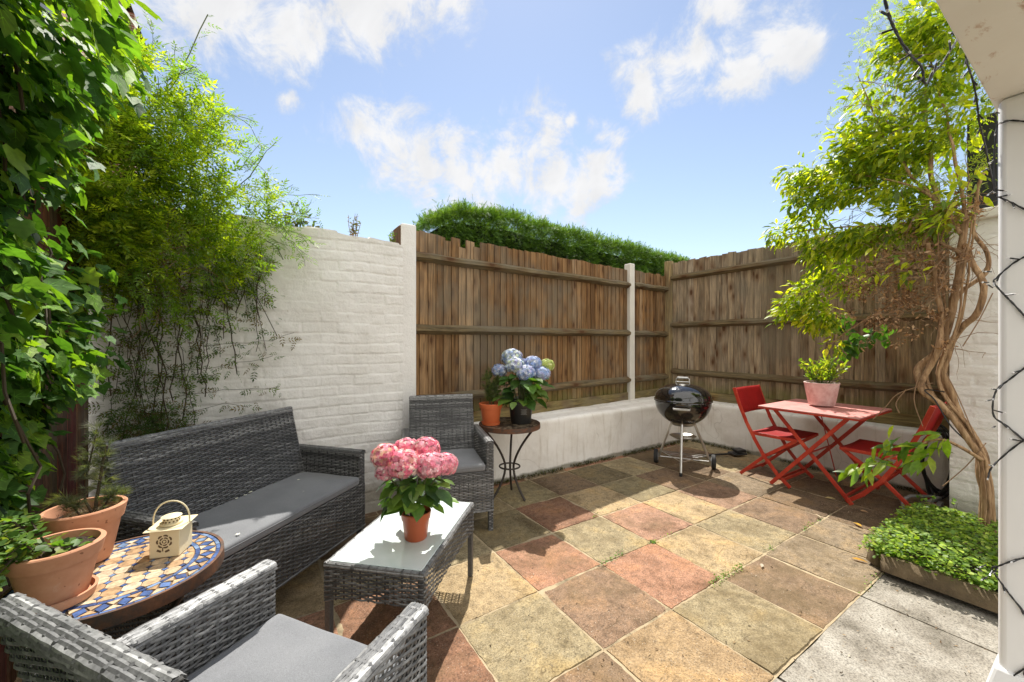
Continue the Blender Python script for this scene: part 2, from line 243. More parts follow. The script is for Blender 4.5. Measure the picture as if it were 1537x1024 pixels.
# ------------------------------------------------------------------ mesh helpers
class MB:
    def __init__(s): s.v = []; s.f = []; s.c = []; s.m = []; s.o = []
    def add(s, vs, fs, col=(.5, .5, .5), mi=0, off=(0, 0, 0)):
        b = len(s.v); s.v += [tuple(p) for p in vs]
        for f in fs: s.f.append(tuple(i+b for i in f))
        n = len(fs); s.c += (list(col) if n and hasattr(col[0], '__len__') else [col]*n); s.m += [mi]*n; s.o += [off]*n
    def box(s, c, d, rz=0, col=(.5, .5, .5), mi=0, rot=None, off=(0, 0, 0), taper=1):
        x, y, z = d[0]/2, d[1]/2, d[2]/2
        mt = rot if rot is not None else Matrix.Rotation(rz, 3, 'Z'); c = Vector(c)
        vs = [c+mt @ Vector((sx*x*(taper if sz > 0 else 1), sy*y*(taper if sz > 0 else 1), sz*z)) for sz in (-1, 1) for sx, sy in ((-1, -1), (1, -1), (1, 1), (-1, 1))]
        s.add(vs, [(3, 2, 1, 0), (4, 5, 6, 7), (0, 1, 5, 4), (1, 2, 6, 5), (2, 3, 7, 6), (3, 0, 4, 7)], col, mi, off)
    def bar(s, a, b, w, t, up=(0, 0, 1), col=(.5, .5, .5), mi=0):
        a = Vector(a); b = Vector(b); d = b-a; L = d.length; d.normalize(); u = Vector(up); x = d.cross(u)
        if x.length < 1e-4: x = d.cross(Vector((1, 0, 0)))
        x.normalize(); u = x.cross(d); s.box((a+b)/2, (w, L, t), rot=Matrix((x, d, u)).transposed(), col=col, mi=mi)
    def tube(s, pts, r, n=8, col=(.5, .5, .5), mi=0, cap=True):
        pts = [Vector(p) for p in pts]; k = len(pts); rs = r if hasattr(r, '__len__') else [r]*k
        base = []; prev = None
        for i, p in enumerate(pts):
            d = (pts[min(i+1, k-1)]-pts[max(i-1, 0)])
            if d.length < 1e-9: d = Vector((0, 0, 1))
            d.normalize()
            if prev is None: x = d.orthogonal().normalized()
            else:
                x = prev-d*prev.dot(d); x = x.normalized() if x.length > 1e-5 else d.orthogonal().normalized()
            prev = x; y = d.cross(x)
            base += [p+(x*math.cos(2*PI*j/n)+y*math.sin(2*PI*j/n))*rs[i] for j in range(n)]
        fs = [(i*n+j, i*n+(j+1) % n, (i+1)*n+(j+1) % n, (i+1)*n+j) for i in range(k-1) for j in range(n)]
        if cap: fs += [tuple(range(n-1, -1, -1)), tuple((k-1)*n+j for j in range(n))]
        s.add(base, fs, col, mi)
    def lathe(s, prof, c=(0, 0, 0), n=40, col=(.5, .5, .5), mi=0, closed=False):
        cx, cy, cz = c; k = len(prof)
        vs = [(cx+r*math.cos(2*PI*j/n), cy+r*math.sin(2*PI*j/n), cz+z) for r, z in prof for j in range(n)]
        fs = [(i*n+j, i*n+(j+1) % n, (i+1)*n+(j+1) % n, (i+1)*n+j) for i in range(k-1) for j in range(n)]
        s.add(vs, fs, col, mi)
    def disc(s, c, r, n=40, col=(.5, .5, .5), mi=0):
        s.add([(c[0]+r*math.cos(2*PI*j/n), c[1]+r*math.sin(2*PI*j/n), c[2]) for j in range(n)], [tuple(range(n))], col, mi)
    def build(s, name, mats, parent=None, smooth=False, bevel=0, loc=None, segs=2):
        me = bpy.data.meshes.new(name); me.from_pydata(s.v, [], s.f)
        mats = mats if isinstance(mats, (list, tuple)) else [mats]
        for m in mats: me.materials.append(M[m])
        me.polygons.foreach_set('material_index', s.m)
        a = me.attributes.new('Col', 'FLOAT_COLOR', 'FACE'); a.data.foreach_set('color', np.c_[np.array(s.c, float).reshape(-1, 3), np.ones(len(s.f))].ravel())
        a = me.attributes.new('Off', 'FLOAT_VECTOR', 'FACE'); a.data.foreach_set('vector', np.array(s.o, float).ravel())
        me.update()
        if smooth: me.polygons.foreach_set('use_smooth', [True]*len(me.polygons))
        o = bpy.data.objects.new(name, me); COL.objects.link(o)
        if bevel:
            b = o.modifiers.new('bevel', 'BEVEL'); b.width = bevel; b.segments = segs; b.limit_method = 'ANGLE'; b.angle_limit = R(35)
        if smooth and smooth != 'all':
            try: me.set_sharp_from_angle(angle=R(40))
            except Exception: pass
        if parent is not None: o.parent = parent
        if loc is not None: o.location = loc
        return o
def tag(o, label=None, cat=None, group=None, kind=None):
    if label: o['label'] = label
    if cat: o['category'] = cat
    if group: o['group'] = group
    if kind: o['kind'] = kind
    return o
def empty(name, loc=(0, 0, 0), rz=0, label=None, cat=None, group=None):
    o = bpy.data.objects.new(name, None); COL.objects.link(o); o.location = loc; o.rotation_euler = (0, 0, rz); o.empty_display_size = .1
    return tag(o, label, cat, group)
def copy_tree(o, parent=None):
    c = o.copy(); COL.objects.link(c); c.parent = parent
    for ch in [x for x in bpy.data.objects if x.parent == o]: copy_tree(ch, c)
    return c
def mesh_np(name, V, F, col, mat, parent=None, smooth=False):
    """V (n,3), F (m,k) equal sized faces, col (m,3)"""
    V = np.asarray(V, np.float32); F = np.asarray(F, np.int32); m, k = F.shape
    me = bpy.data.meshes.new(name); me.vertices.add(len(V)); me.vertices.foreach_set('co', V.ravel())
    me.loops.add(m*k); me.loops.foreach_set('vertex_index', F.ravel()); me.polygons.add(m)
    me.polygons.foreach_set('loop_start', np.arange(0, m*k, k, dtype=np.int32)); me.update(calc_edges=True); me.validate()
    if col is not None:
        a = me.attributes.new('Col', 'FLOAT_COLOR', 'FACE'); a.data.foreach_set('color', np.c_[col, np.ones(m)].astype(np.float32).ravel())
    me.materials.append(M[mat])
    if smooth: me.polygons.foreach_set('use_smooth', [True]*m)
    o = bpy.data.objects.new(name, me); COL.objects.link(o); o.parent = parent
    return o
def grid_faces(nu, nv):
    i, j = np.meshgrid(np.arange(nu-1), np.arange(nv-1), indexing='ij'); a = (i*nv+j).ravel()
    return np.stack([a, a+nv, a+nv+1, a+1], 1)
def vnoise(x, y, seed):
    r = np.random.default_rng(seed).random((256, 256)); xi = np.floor(x).astype(int); yi = np.floor(y).astype(int); fx = x-xi; fy = y-yi
    fx = fx*fx*(3-2*fx); fy = fy*fy*(3-2*fy); g = lambda a, b: r[a % 256, b % 256]
    return (g(xi, yi)*(1-fx)+g(xi+1, yi)*fx)*(1-fy)+(g(xi, yi+1)*(1-fx)+g(xi+1, yi+1)*fx)*fy
def fbm(x, y, seed, o=4):
    s = 0; a = .5
    for k in range(o): s = s+a*vnoise(x*2**k+k*17.3, y*2**k+k*9.1, seed+k); a *= .5
    return s
# ---- leaves
def unit(a): return a/np.maximum(np.linalg.norm(a, axis=1, keepdims=True), 1e-9)
def frames(d, nrm):
    """leaf axis d, approximate upper side nrm -> (n,3,3) with columns x, y(axis), z(normal)"""
    y = unit(d); x = unit(np.cross(y, nrm)); z = np.cross(x, y); return np.stack([x, y, z], 2)
T_LANCE = (np.array([(0, 0, 0), (-.17, .3, .05), (-.14, .65, .03), (0, 1, -.1), (.14, .65, .03), (.17, .3, .05), (0, .33, 0), (0, .68, -.02)]), [(0, 6, 1), (1, 6, 2), (6, 7, 2), (2, 7, 3), (3, 7, 4), (7, 6, 4), (4, 6, 5), (5, 6, 0)])
T_SMALL = (np.array([(0, 0, 0), (-.2, .42, .05), (0, 1, -.05), (.2, .42, .05)]), [(0, 3, 2), (0, 2, 1)])
T_ROUND = (np.array([(0, 0, 0), (-.32, .22, .05), (-.36, .55, .04), (-.18, .85, .0), (0, 1, -.06), (.18, .85, 0), (.36, .55, .04), (.32, .22, .05), (0, .5, -.02)]), [(i, 8, (i+1) % 8) for i in range(8)])
T_OVATE = (np.array([(0, 0, 0), (-.25, .12, .04), (-.36, .38, .07), (-.26, .7, .03), (0, 1, -.12), (.26, .7, .03), (.36, .38, .07), (.25, .12, .04), (0, .25, 0), (0, .6, -.02)]),
           [(0, 8, 1), (1, 8, 2), (8, 9, 2), (2, 9, 3), (3, 9, 4), (4, 9, 5), (5, 9, 6), (9, 8, 6), (6, 8, 7), (7, 8, 0)])
_iv = [(0, 0, 0), (-.2, -.13, .03), (-.46, .02, .0), (-.38, .24, .04), (-.5, .5, -.03), (-.27, .58, .03), (0, 1, -.12), (.27, .58, .03), (.5, .5, -.03), (.38, .24, .04), (.46, .02, 0), (.2, -.13, .03), (0, .3, -.02)]
_vn = []; _vf = []
for a_, b_ in (((0, .0), (0, .9)), ((0, .06), (-.42, .46)), ((0, .06), (.42, .46)), ((0, .04), (-.38, .05)), ((0, .04), (.38, .05)), ((0, .42), (-.16, .6)), ((0, .42), (.16, .6))):
    d_ = np.array(b_)-np.array(a_); n_ = np.array((-d_[1], d_[0]))/np.hypot(*d_)*.014; k_ = len(_iv)+len(_vn)
    _vn += [(a_[0]+n_[0], a_[1]+n_[1], .022), (a_[0]-n_[0], a_[1]-n_[1], .022), (b_[0], b_[1], .0+.012-.09*b_[1]**3)]; _vf.append((k_, k_+1, k_+2))
T_IVY = (np.array(_iv+_vn), [(i, 12, (i+1) % 12) for i in range(12)]+_vf, [1]*12+[2.1]*len(_vf))
def pinnate(n=3, sp=.24, size=.3):
    vs = []; fs = []
    def leaf(p, ang, L):
        c, s_ = math.cos(ang), math.sin(ang); b = len(vs)
        for q in [(0, 0, 0), (-.17, .4, .04), (0, 1, -.05), (.17, .4, .04)]:
            x, y, z = (t*L for t in q); vs.append((p[0]+x*c+y*s_, p[1]-x*s_+y*c, p[2]+z))
        fs.extend([(b, b+3, b+2), (b, b+2, b+1)])
    for i in range(n):
        y = .25+sp*i; leaf((0, y, 0), 1.0, size); leaf((0, y, 0), -1.0, size)
    leaf((0, .25+sp*(n-1)+.06, 0), 0, size*1.4)
    b = len(vs); vs += [(-.008, 0, 0), (.008, 0, 0), (0, .95, 0)]; fs.append((b, b+1, b+2)); return np.array(vs), fs
T_PIN = pinnate()
def tuft(n=9, w=.05, seed=1, spread=.7):
    r = random.Random(seed); vs = []; fs = []
    for i in range(n):
        a = r.uniform(0, 2*PI); t = r.uniform(.1, spread); d = Vector((math.cos(a)*math.sin(t), math.cos(t), math.sin(a)*math.sin(t))); x = d.orthogonal().normalized(); L = r.uniform(.6, 1.1); o = Vector((0, r.uniform(0, .4), 0))
        b = len(vs); vs += [o-x*w, o+x*w, o+d*L]; fs.append((b, b+1, b+2))
    return np.array([tuple(v) for v in vs]), fs
T_TUFT = tuft(); T_NEEDLE = tuft(16, .025, 3, 1.0)
def flat_spray():
    vs = []; fs = []
    for i in range(7):
        y = i*.14; L = .42*(1-.09*i)
        for sx in (-1, 1):
            b = len(vs); vs += [(0, y-.03, 0), (0, y+.05, 0), (sx*L*.75, y+L*.6, -.05)]; fs.append((b, b+1, b+2) if sx < 0 else (b, b+2, b+1))
    b = len(vs); vs += [(-.06, .8, 0), (.06, .8, 0), (0, 1.2, -.04)]; fs.append((b, b+1, b+2)); return np.array(vs), fs
T_SPRAY = flat_spray()
def scatter(name, T, P, D, Nn, Sz, Cc, mat, parent=None):
    tv, tf = T[:2]; fk = np.array(T[2] if len(T) > 2 else [1]*len(tf), float); P = np.asarray(P, float); n = len(P); Rm = frames(np.asarray(D, float), np.asarray(Nn, float)); Sz = np.asarray(Sz, float)
    V = np.einsum('nij,kj->nki', Rm, tv)*Sz[:, None, None]+P[:, None, :]
    F = (np.array(tf)[None]+(np.arange(n)*len(tv))[:, None, None]).reshape(-1, 3)
    return mesh_np(name, V.reshape(-1, 3), F, np.clip(np.repeat(Cc, len(tf), 0)*np.tile(fk, n)[:, None], 0, 1), mat, parent)
def rdir(n): return unit(rng.normal(size=(n, 3)))
def hues(n, cols, var=.18):
    c = np.array(cols)[rng.integers(0, len(cols), n)]; return c*(1+rng.uniform(-var, var, (n, 1)))
def blobpts(blobs, n):
    """points in a union of ellipsoids (centre, radii), weighted by volume"""
    w = np.array([b[1][0]*b[1][1]*b[1][2] for b in blobs]); k = rng.choice(len(blobs), n, p=w/w.sum())
    d = rdir(n)*(rng.random((n, 1))**.42); C = np.array([tuple(b[0]) for b in blobs]); Rr = np.array([b[1] for b in blobs]); return C[k]+d*Rr[k], d

# ------------------------------------------------------------------ THE SETTING
def ground():
    mb = MB(); mb.add([(-400, -400, -.09), (400, -400, -.09), (400, 400, -.09), (-400, 400, -.09)], [(0, 1, 2, 3)]); tag(mb.build('ground', 'ground_soil'), kind='structure')
    mb = MB(); mb.add([(-2.6, -.004, -.0025), (3.15, -.004, -.0025), (3.15, 2.5, -.0025), (-2.6, 2.5, -.0025)], [(0, 1, 2, 3)])
    mb.add([(-4, -4, -.02), (3.15, -4, -.02), (3.15, -.008, -.02), (-4, -.008, -.02)], [(0, 1, 2, 3)]); tag(mb.build('paving_bed', 'mortar'), kind='structure')
ground()
O_ = lin(205, 128, 92); R_ = lin(208, 140, 110); Y_ = lin(196, 164, 108); OL = lin(178, 160, 112); PB = lin(160, 122, 92); GB = lin(164, 140, 110); DB = lin(140, 108, 76); RB = lin(176, 108, 72)
SLAB = {(0, 0): OL, (-1, 0): lin(186, 146, 92), (-2, 0): PB, (1, 0): PB, (2, 0): GB, (3, 0): GB, (4, 0): DB, (5, 0): DB, (-3, 0): RB,
        (-2, 1): OL, (-1, 1): lin(172, 126, 94), (0, 1): O_, (1, 1): Y_, (2, 1): OL, (3, 1): PB, (4, 1): DB, (5, 1): DB, (-3, 1): RB, (-4, 1): O_,
        (-2, 2): Y_, (-1, 2): O_, (0, 2): OL, (1, 2): R_, (2, 2): Y_, (3, 2): lin(186, 134, 104), (4, 2): GB, (5, 2): PB, (-3, 2): RB, (-4, 2): O_,
        (-2, 3): OL, (-1, 3): lin(150, 132, 84), (0, 3): RB, (1, 3): Y_, (2, 3): lin(160, 146, 98), (3, 3): PB, (4, 3): DB, (5, 3): OL, (-3, 3): OL,
        (-1, 4): OL, (0, 4): lin(160, 144, 92), (1, 4): DB, (2, 4): lin(138, 120, 76), (3, 4): OL, (4, 4): DB, (5, 4): PB, (6, 4): OL}
def slab(mb, x0, x1, y0, y1, col, seed, n=24, rough=.003, z0=0.):
    r = random.Random(seed); tx, ty = r.uniform(-.0018, .0018), r.uniform(-.0018, .0018); zz = z0+r.uniform(-.0012, .0012)
    cj = [(r.uniform(-.004, .004), r.uniform(-.004, .004)) for _ in range(4)]
    u = np.linspace(0, 1, n); U, V = np.meshgrid(u, u, indexing='ij')
    X = x0+(x1-x0)*U; Y = y0+(y1-y0)*V
    for (a, b), (jx, jy) in zip(((0, 0), (1, 0), (1, 1), (0, 1)), cj):
        w = (U if a else 1-U)*(V if b else 1-V); X = X+w*jx; Y = Y+w*jy
    edge = np.minimum(np.minimum(U, 1-U)*(x1-x0), np.minimum(V, 1-V)*(y1-y0))
    X = X+(fbm(X*30+seed, Y*30, 5)-.47)*.012*(edge < 1e-6); Y = Y+(fbm(X*30, Y*30+seed, 9)-.47)*.012*(edge < 1e-6)
    Z = zz+tx*(U-.5)+ty*(V-.5)+(fbm(X*6+seed*3.1, Y*6, 3)-.47)*rough*3+np.floor(fbm(X*3.4+seed*1.7, Y*4.2, 11)*6)*rough*.5
    Z = np.where(edge < 1e-6, Z-.003, Z)
    vs = np.stack([X, Y, Z], 2).reshape(-1, 3); mb.add(vs.tolist(), grid_faces(n, n).tolist(), col)
    ring = [i*n for i in range(n)]+[(n-1)*n+j for j in range(1, n)]+[i*n+n-1 for i in range(n-2, -1, -1)]+[j for j in range(n-2, 0, -1)]
    b = [vs[i] for i in ring]; k = len(b); mb.add([tuple(p) for p in b]+[(p[0], p[1], z0-.05) for p in b], [((i+1) % k, i, k+i, k+(i+1) % k) for i in range(k)], col)
def paving():
    mb = MB(); P = .46; g = .0065; pal = [O_, Y_, OL, PB, GB, DB, RB]; r = random.Random(3)
    for i in range(-6, 7):
        for j in range(0, 6):
            x0, x1 = i*P+g, min((i+1)*P-g, 3.12); y0, y1 = j*P+g, min((j+1)*P-g, 2.44)
            if x1-x0 < .05: continue
            c = SLAB.get((i, j)) or r.choice(pal); k = r.uniform(.9, 1.06); l_ = .3*c[0]+.59*c[1]+.11*c[2]; slab(mb, x0, x1, y0, y1, tuple((q*.5+l_*.5*(1.2, .99, .7)[e_])*k*.65 for e_, q in enumerate(c)), i*13+j*7+200)
    tag(mb.build('patio_paving', 'paving_stone', smooth='all'), kind='structure')
    mb = MB()
    for a, (x0, x1) in enumerate(((-4, -2.7), (-2.69, -1.8), (-1.79, -.9), (-.89, .0), (.012, .902), (.914, 1.85), (1.86, 3.1))):
        for b, (y0, y1) in enumerate(((-.93, -.006), (-1.9, -.94), (-2.9, -1.91))): slab(mb, x0, x1, y0, y1, (.4, .38, .34), a*5+b+50, 16, .0015, -.002)
    tag(mb.build('concrete_path', 'concrete', smooth='all'), kind='structure')
paving()

# ---- masonry
def brick_face(o, ud, nd, W, H, ztop, seed, du=.009, dv=.0075, bw=.225, bh=.0755):
    """displaced painted-brick sheet; o base corner, ud along, nd outward; ztop(u array) -> height"""
    nu = int(W/du)+1; nv = int(H/dv)+1; u = np.linspace(0, W, nu); v = np.linspace(0, 1, nv); U, Vn = np.meshgrid(u, v, indexing='ij'); Z = Vn*ztop(U)
    wu = U+(fbm(U*7, Z*7, seed)-.47)*.03; wz = Z+(fbm(U*3+9, Z*3, seed+1)-.47)*.028
    row = np.floor(wz/bh); fu = wu/bw+.5*(row % 2); cu = np.floor(fu); a = (fu-cu)*bw; b = (wz/bh-row)*bh
    dj = np.minimum(np.minimum(a, bw-a), np.minimum(b, bh-b)*1.0)
    h = np.random.default_rng(seed+4).random((200, 200)); hb = h[(cu.astype(int)) % 200, row.astype(int) % 200]; hc = h[(cu.astype(int)+77) % 200, (row.astype(int)+31) % 200]
    jd = .006*np.clip(fbm(U*3.2, Z*5, seed+6)*2.6-.6, .12, 1)
    dz = -jd*np.exp(-(dj/.0048)**2)+(hb-.5)*.005+(hc-.5)*(b/bh-.5)*.005+(fbm(U*13, Z*13, seed+8)-.47)*.008+(fbm(U*45, Z*45, seed+9)-.47)*.0035+(fbm(U*1.5, Z*1.5, seed+3)-.47)*.03
    ud = np.array(ud); nd = np.array(nd); V = np.array(o)+U[..., None]*ud+dz[..., None]*nd; V[..., 2] += Z
    return V.reshape(-1, 3), grid_faces(nu, nv)
def left_wall():
    x0, x1 = -3.0, -.715; W = x1-x0
    zt = lambda u: 2.115-.03*(u/W)-.02*np.clip((u-W+.5)/.5, 0, 1)+.018*(vnoise(u*9, u*0, 5)-.5)+.012*(np.floor(u/.225) % 2)
    V, F = brick_face((x0, 2.37, 0), (1, 0, 0), (0, -1, 0), W, 2.1, zt, 21)
    t = empty('painted_brick_wall', (0, 0, 0), 0, 'tall white painted brick wall behind the wicker sofa, jasmine spilling over its top', 'wall')
    nv = int(2.1/.0075)+1; top = V.reshape(-1, nv, 3)[:, -1, :]; nu = len(top)
    Vt = np.concatenate([top, top+[0, .1, .012], top+[0, .22, 0]]); Ft = np.concatenate([np.stack([np.arange(nu-1)+k*nu, np.arange(1, nu)+k*nu, np.arange(1, nu)+(k+1)*nu, np.arange(nu-1)+(k+1)*nu], 1) for k in (0, 1)])
    back = np.array([(x0, 2.59, 0), (x1, 2.59, 0), (x1, 2.59, 2.05), (x0, 2.59, 2.05)]); n0 = len(V); n1 = n0+len(Vt)
    Vall = np.concatenate([V, Vt, back, [(x1, 2.385, 0), (x1, 2.385, 2.03)]]); Fall = np.concatenate([F, Ft+n0, [[n1+1, n1, n1+3, n1+2]], [[n1+4, n1+1, n1+2, n1+5]]])
    mesh_np('brickwork', Vall, Fall, None, 'painted_brick', t, True)
    mb = MB(); mb.box((-.655, 2.5, 1.12), (.125, .2, 2.26)); p = mb.build('end_post', 'painted_brick', t, bevel=.012)
    mb = MB(); mb.box((-.724, 2.5, 2.13), (.012, .17, .2)); mb.build('rotten_patch', 'brown_rust_patch', t)
left_wall()
def low_wall():
    t = empty('retaining_wall', (0, 0, 0), 0, 'low white rendered retaining wall running in an L below the timber fences', 'wall')
    prof = [(0, z) for z in np.linspace(-.02, .5, 27)]+[(.006, .515), (.018, .525), (.035, .53)]+[(d, .53+.01*(d > .2)) for d in np.linspace(.06, .5, 20)]
    path = [(x, 2.365, 0, 1) for x in np.linspace(-.6, 3.03, 170)]+[(3.075, 2.365, 1, 1)]+[(3.075, y, 1, 0) for y in np.linspace(2.32, -.1, 115)]
    V = np.zeros((len(path), len(prof), 3)); s = 0
    for i, (x, y, ox, oy) in enumerate(path):
        if i: s += math.hypot(x-path[i-1][0], y-path[i-1][1])
        for j, (d, z) in enumerate(prof):
            q = j*.02; nn = float((fbm(np.array(s*5), np.array(q*5), 31)-.47)*.02+(fbm(np.array(s*1.3), np.array(q*1.3), 41)-.47)*.04)
            V[i, j] = (x+ox*(d-nn*(j < 28)), y+oy*(d-nn*(j < 28)), z+(nn*.6 if j >= 27 else 0))
    mesh_np('rendered_face', V.reshape(-1, 3), grid_faces(len(path), len(prof))[:, ::-1], None, 'painted_render', t, True)
low_wall()
def right_pier():
    t = empty('white_garden_wall', (0, 0, 0), 0, 'white painted brick pier standing behind the twisted climber stems', 'wall')
    zt = lambda u: 2.16+.01*(vnoise(u*9, u*0, 8)-.5)
    V, F = brick_face((2.56, -.045, 0), (0, -1, 0), (-1, 0, 0), 1.6, 2.16, zt, 63, .012, .009); mesh_np('brickwork', V, F, None, 'painted_brick', t, True)
    mb = MB(); mb.box((2.99, -.85, 1.07), (.82, 1.6, 2.14)); mb.build('wall_body', 'painted_brick', t)
    mb = MB(); mb.box((2.98, -.85, 2.185), (.94, 1.64, .07)); mb.build('coping', 'concrete_post', t, bevel=.01)
    # railing on top
    r = empty('iron_railing', (0, 0, 0), 0, 'black iron railing with a broad post on top of the white pier', 'railing')
    mb = MB(); mb.box((2.9, -.16, 2.6), (.06, .15, .78)); mb.build('post', 'black_metal', r, bevel=.004)
    for z_ in (2.9, 2.26): mb = MB(); mb.box((2.9, -.72, z_), (.04, .97, .035)); mb.build('rail', 'black_metal', r)
    for k in range(8):
        mb = MB(); mb.tube([(2.9, -.34-k*.11, 2.221), (2.9, -.34-k*.11, 2.9)], .008, 8); mb.build('baluster', 'black_metal', r)
right_pier()
# ---- fences
def boards(name, a, b, z0, ztop, seed, base, parent, pitch=.077, ragged=0.012, gaps=()):
    """feather-edge boards from a to b (xy), facing the right-hand normal side"""
    r = random.Random(seed); a = Vector((*a, 0)); b = Vector((*b, 0)); d = (b-a); L = d.length; d.normalize(); nrm = Vector((d.y, -d.x, 0)); mb = MB(); n = int(round(L/pitch)); p = L/n
    for i in range(n):
        s = i*p; w = p*1.22; zt = ztop(s/L)+r.uniform(-ragged, ragged); zb = z0
        if i in gaps: zt -= r.uniform(.03, .07)
        k = r.uniform(.72, 1.18); c = tuple(q*k for q in base[r.randrange(len(base))]); tl = r.uniform(-.004, .004)
        if i in gaps: w = p*1.06
        e0 = a+d*(s+tl); e1 = a+d*(s+w+tl); f0, f1 = .016+r.uniform(0, .004), .005
        nz_ = 5; vs = []
        for q in range(nz_+1):
            z = zb+(zt-zb)*q/nz_; jx = r.uniform(-.0015, .0015)
            dz0 = r.uniform(-.006, .006) if q == nz_ else 0; dz1 = r.uniform(-.01, .01) if q == nz_ else 0
            vs += [e0+nrm*f0+d*jx+UP*(z+dz0), e1+nrm*f1+d*jx+UP*(z+dz1), e1+d*jx+UP*(z+dz1), e0+d*jx+UP*(z+dz0)]
        fs = []
        for q in range(nz_):
            o = q*4; fs += [(o, o+1, o+5, o+4), (o+1, o+2, o+6, o+5), (o+2, o+3, o+7, o+6), (o+3, o, o+4, o+7)]
        fs += [(nz_*4, nz_*4+1, nz_*4+2, nz_*4+3)]
        mb.add(vs, fs, c, 0, (r.uniform(-40, 40), r.uniform(-40, 40), r.uniform(-40, 40)))
    return mb.build(name, 'fence_board', parent)
def rail(a, b, z, parent, mat, seed, h=.085, pr=.055, col=(.155, .125, .072)):
    a = Vector((*a, z)); b = Vector((*b, z)); d = (b-a).normalized(); nrm = Vector((d.y, -d.x, 0)); r = random.Random(seed); mb = MB(); n = 14; vs = []
    for q in range(n+1):
        p = a.lerp(b, q/n)+UP*r.uniform(-.004, .004)
        vs += [p+nrm*.018-UP*h/2, p+nrm*(.018+pr)-UP*(h*.12+r.uniform(0, .008)), p+nrm*(.018+pr)+UP*(.012+r.uniform(0, .006)), p+nrm*.018+UP*h/2]
    fs = [(0, 3, 2, 1), tuple(n*4+k for k in (0, 1, 2, 3))]
    for q in range(n):
        o = q*4; fs += [(o+k, o+4+k, o+4+(k+1) % 4, o+(k+1) % 4) for k in range(4)]
    fs = [tuple(f) for f in fs]; mb.add(vs, fs, col, 0, (seed*3.1, seed*1.7, 0)); return mb.build('rail', mat, parent)
def fences():
    fy = lambda x: 2.618+.07*x; brown = [(.24, .148, .072), (.29, .19, .102), (.21, .122, .056), (.34, .24, .145), (.26, .156, .072)]; grey = [(.27, .22, .155), (.31, .255, .185), (.25, .195, .132), (.35, .295, .225), (.22, .165, .108)]
    def panel(name, label, a, b, zt, base, seed, zs, mat, gaps=(), rag=.012, grp='timber fence panels'):
        t = empty(name, (a[0], a[1], 0), 0, label, 'fence', grp); ob = []
        ob.append(boards('boards', a, b, .6, zt, seed, base, t, gaps=gaps, ragged=rag))
        for k, z in enumerate(zs): ob.append(rail(a, b, z, t, mat, seed+k))
        A = Vector((*a, 0)); B = Vector((*b, 0)); d = (B-A).normalized(); nr = Vector((d.y, -d.x, 0)); mb = MB(); mb.bar(A+nr*.012+UP*.575, B+nr*.012+UP*.575, .03, .13, col=(.2, .165, .075)); ob.append(mb.build('gravel_board', mat, t, bevel=.004))
        for o in ob: o.location = (-a[0], -a[1], 0)
    panel('fence_panel', 'long brown timber fence panel behind the blue hydrangea, ragged boards by the white end post', (-.585, fy(-.585)), (2.36, fy(2.36)), lambda t: 2.25-.02*t, brown, 5, (2.03, 1.405, .80), 'rail_wood_x', gaps=(4, 6, 8), rag=.008)
    panel('fence_panel', 'short brown timber fence panel between the white concrete post and the corner post', (2.46, fy(2.46)), (3.26, fy(3.26)), lambda t: 2.235, brown, 15, (2.04, 1.40, .80), 'rail_wood_x', rag=.01)
    panel('fence_panel', 'grey brown timber fence panel with clean top behind the red table', (3.3, 2.74), (3.3, -.3), lambda t: 2.415-.03*t, grey, 25, (2.2, 1.53, .875), 'rail_wood_y', rag=.008)
    mb = MB(); mb.box((2.41, fy(2.41)-.01, 1.415), (.095, .11, 1.79), taper=.96); tag(mb.build('concrete_post', 'concrete_post', bevel=.012), 'slim white painted concrete post between two brown fence panels', 'fence post')
    mb = MB(); mb.box((3.27, 2.8, 1.49), (.09, .09, 1.9), col=(.3, .24, .13)); tag(mb.build('timber_post', 'fence_board', bevel=.005), 'greenish square timber post where the two fences meet in the corner', 'fence post')
    # slatted boundary fence under the ivy
    t = empty('slatted_fence', (-2.47, .5, 0), 0, 'dark brown slatted fence half hidden under the hanging ivy', 'fence'); mb = MB(); r = random.Random(9)
    for k in range(56): mb.box((.0+r.uniform(-.004, .004), -1.56+k*.0615, 1.15), (.018, .05, 2.26), col=tuple(q*r.uniform(.6, 1.2) for q in (.13, .06, .03)), off=(k*3.3, k, 0))
    mb.build('slats', 'dark_slat', t)
    mb = MB(); mb.box((-.03, .12, .45), (.035, 3.3, .07), col=(.1, .05, .03)); mb.build('crossbar', 'dark_slat', t); mb = MB(); mb.box((-.03, .12, 1.6), (.035, 3.3, .07), col=(.1, .05, .03)); mb.build('crossbar', 'dark_slat', t)
fences()
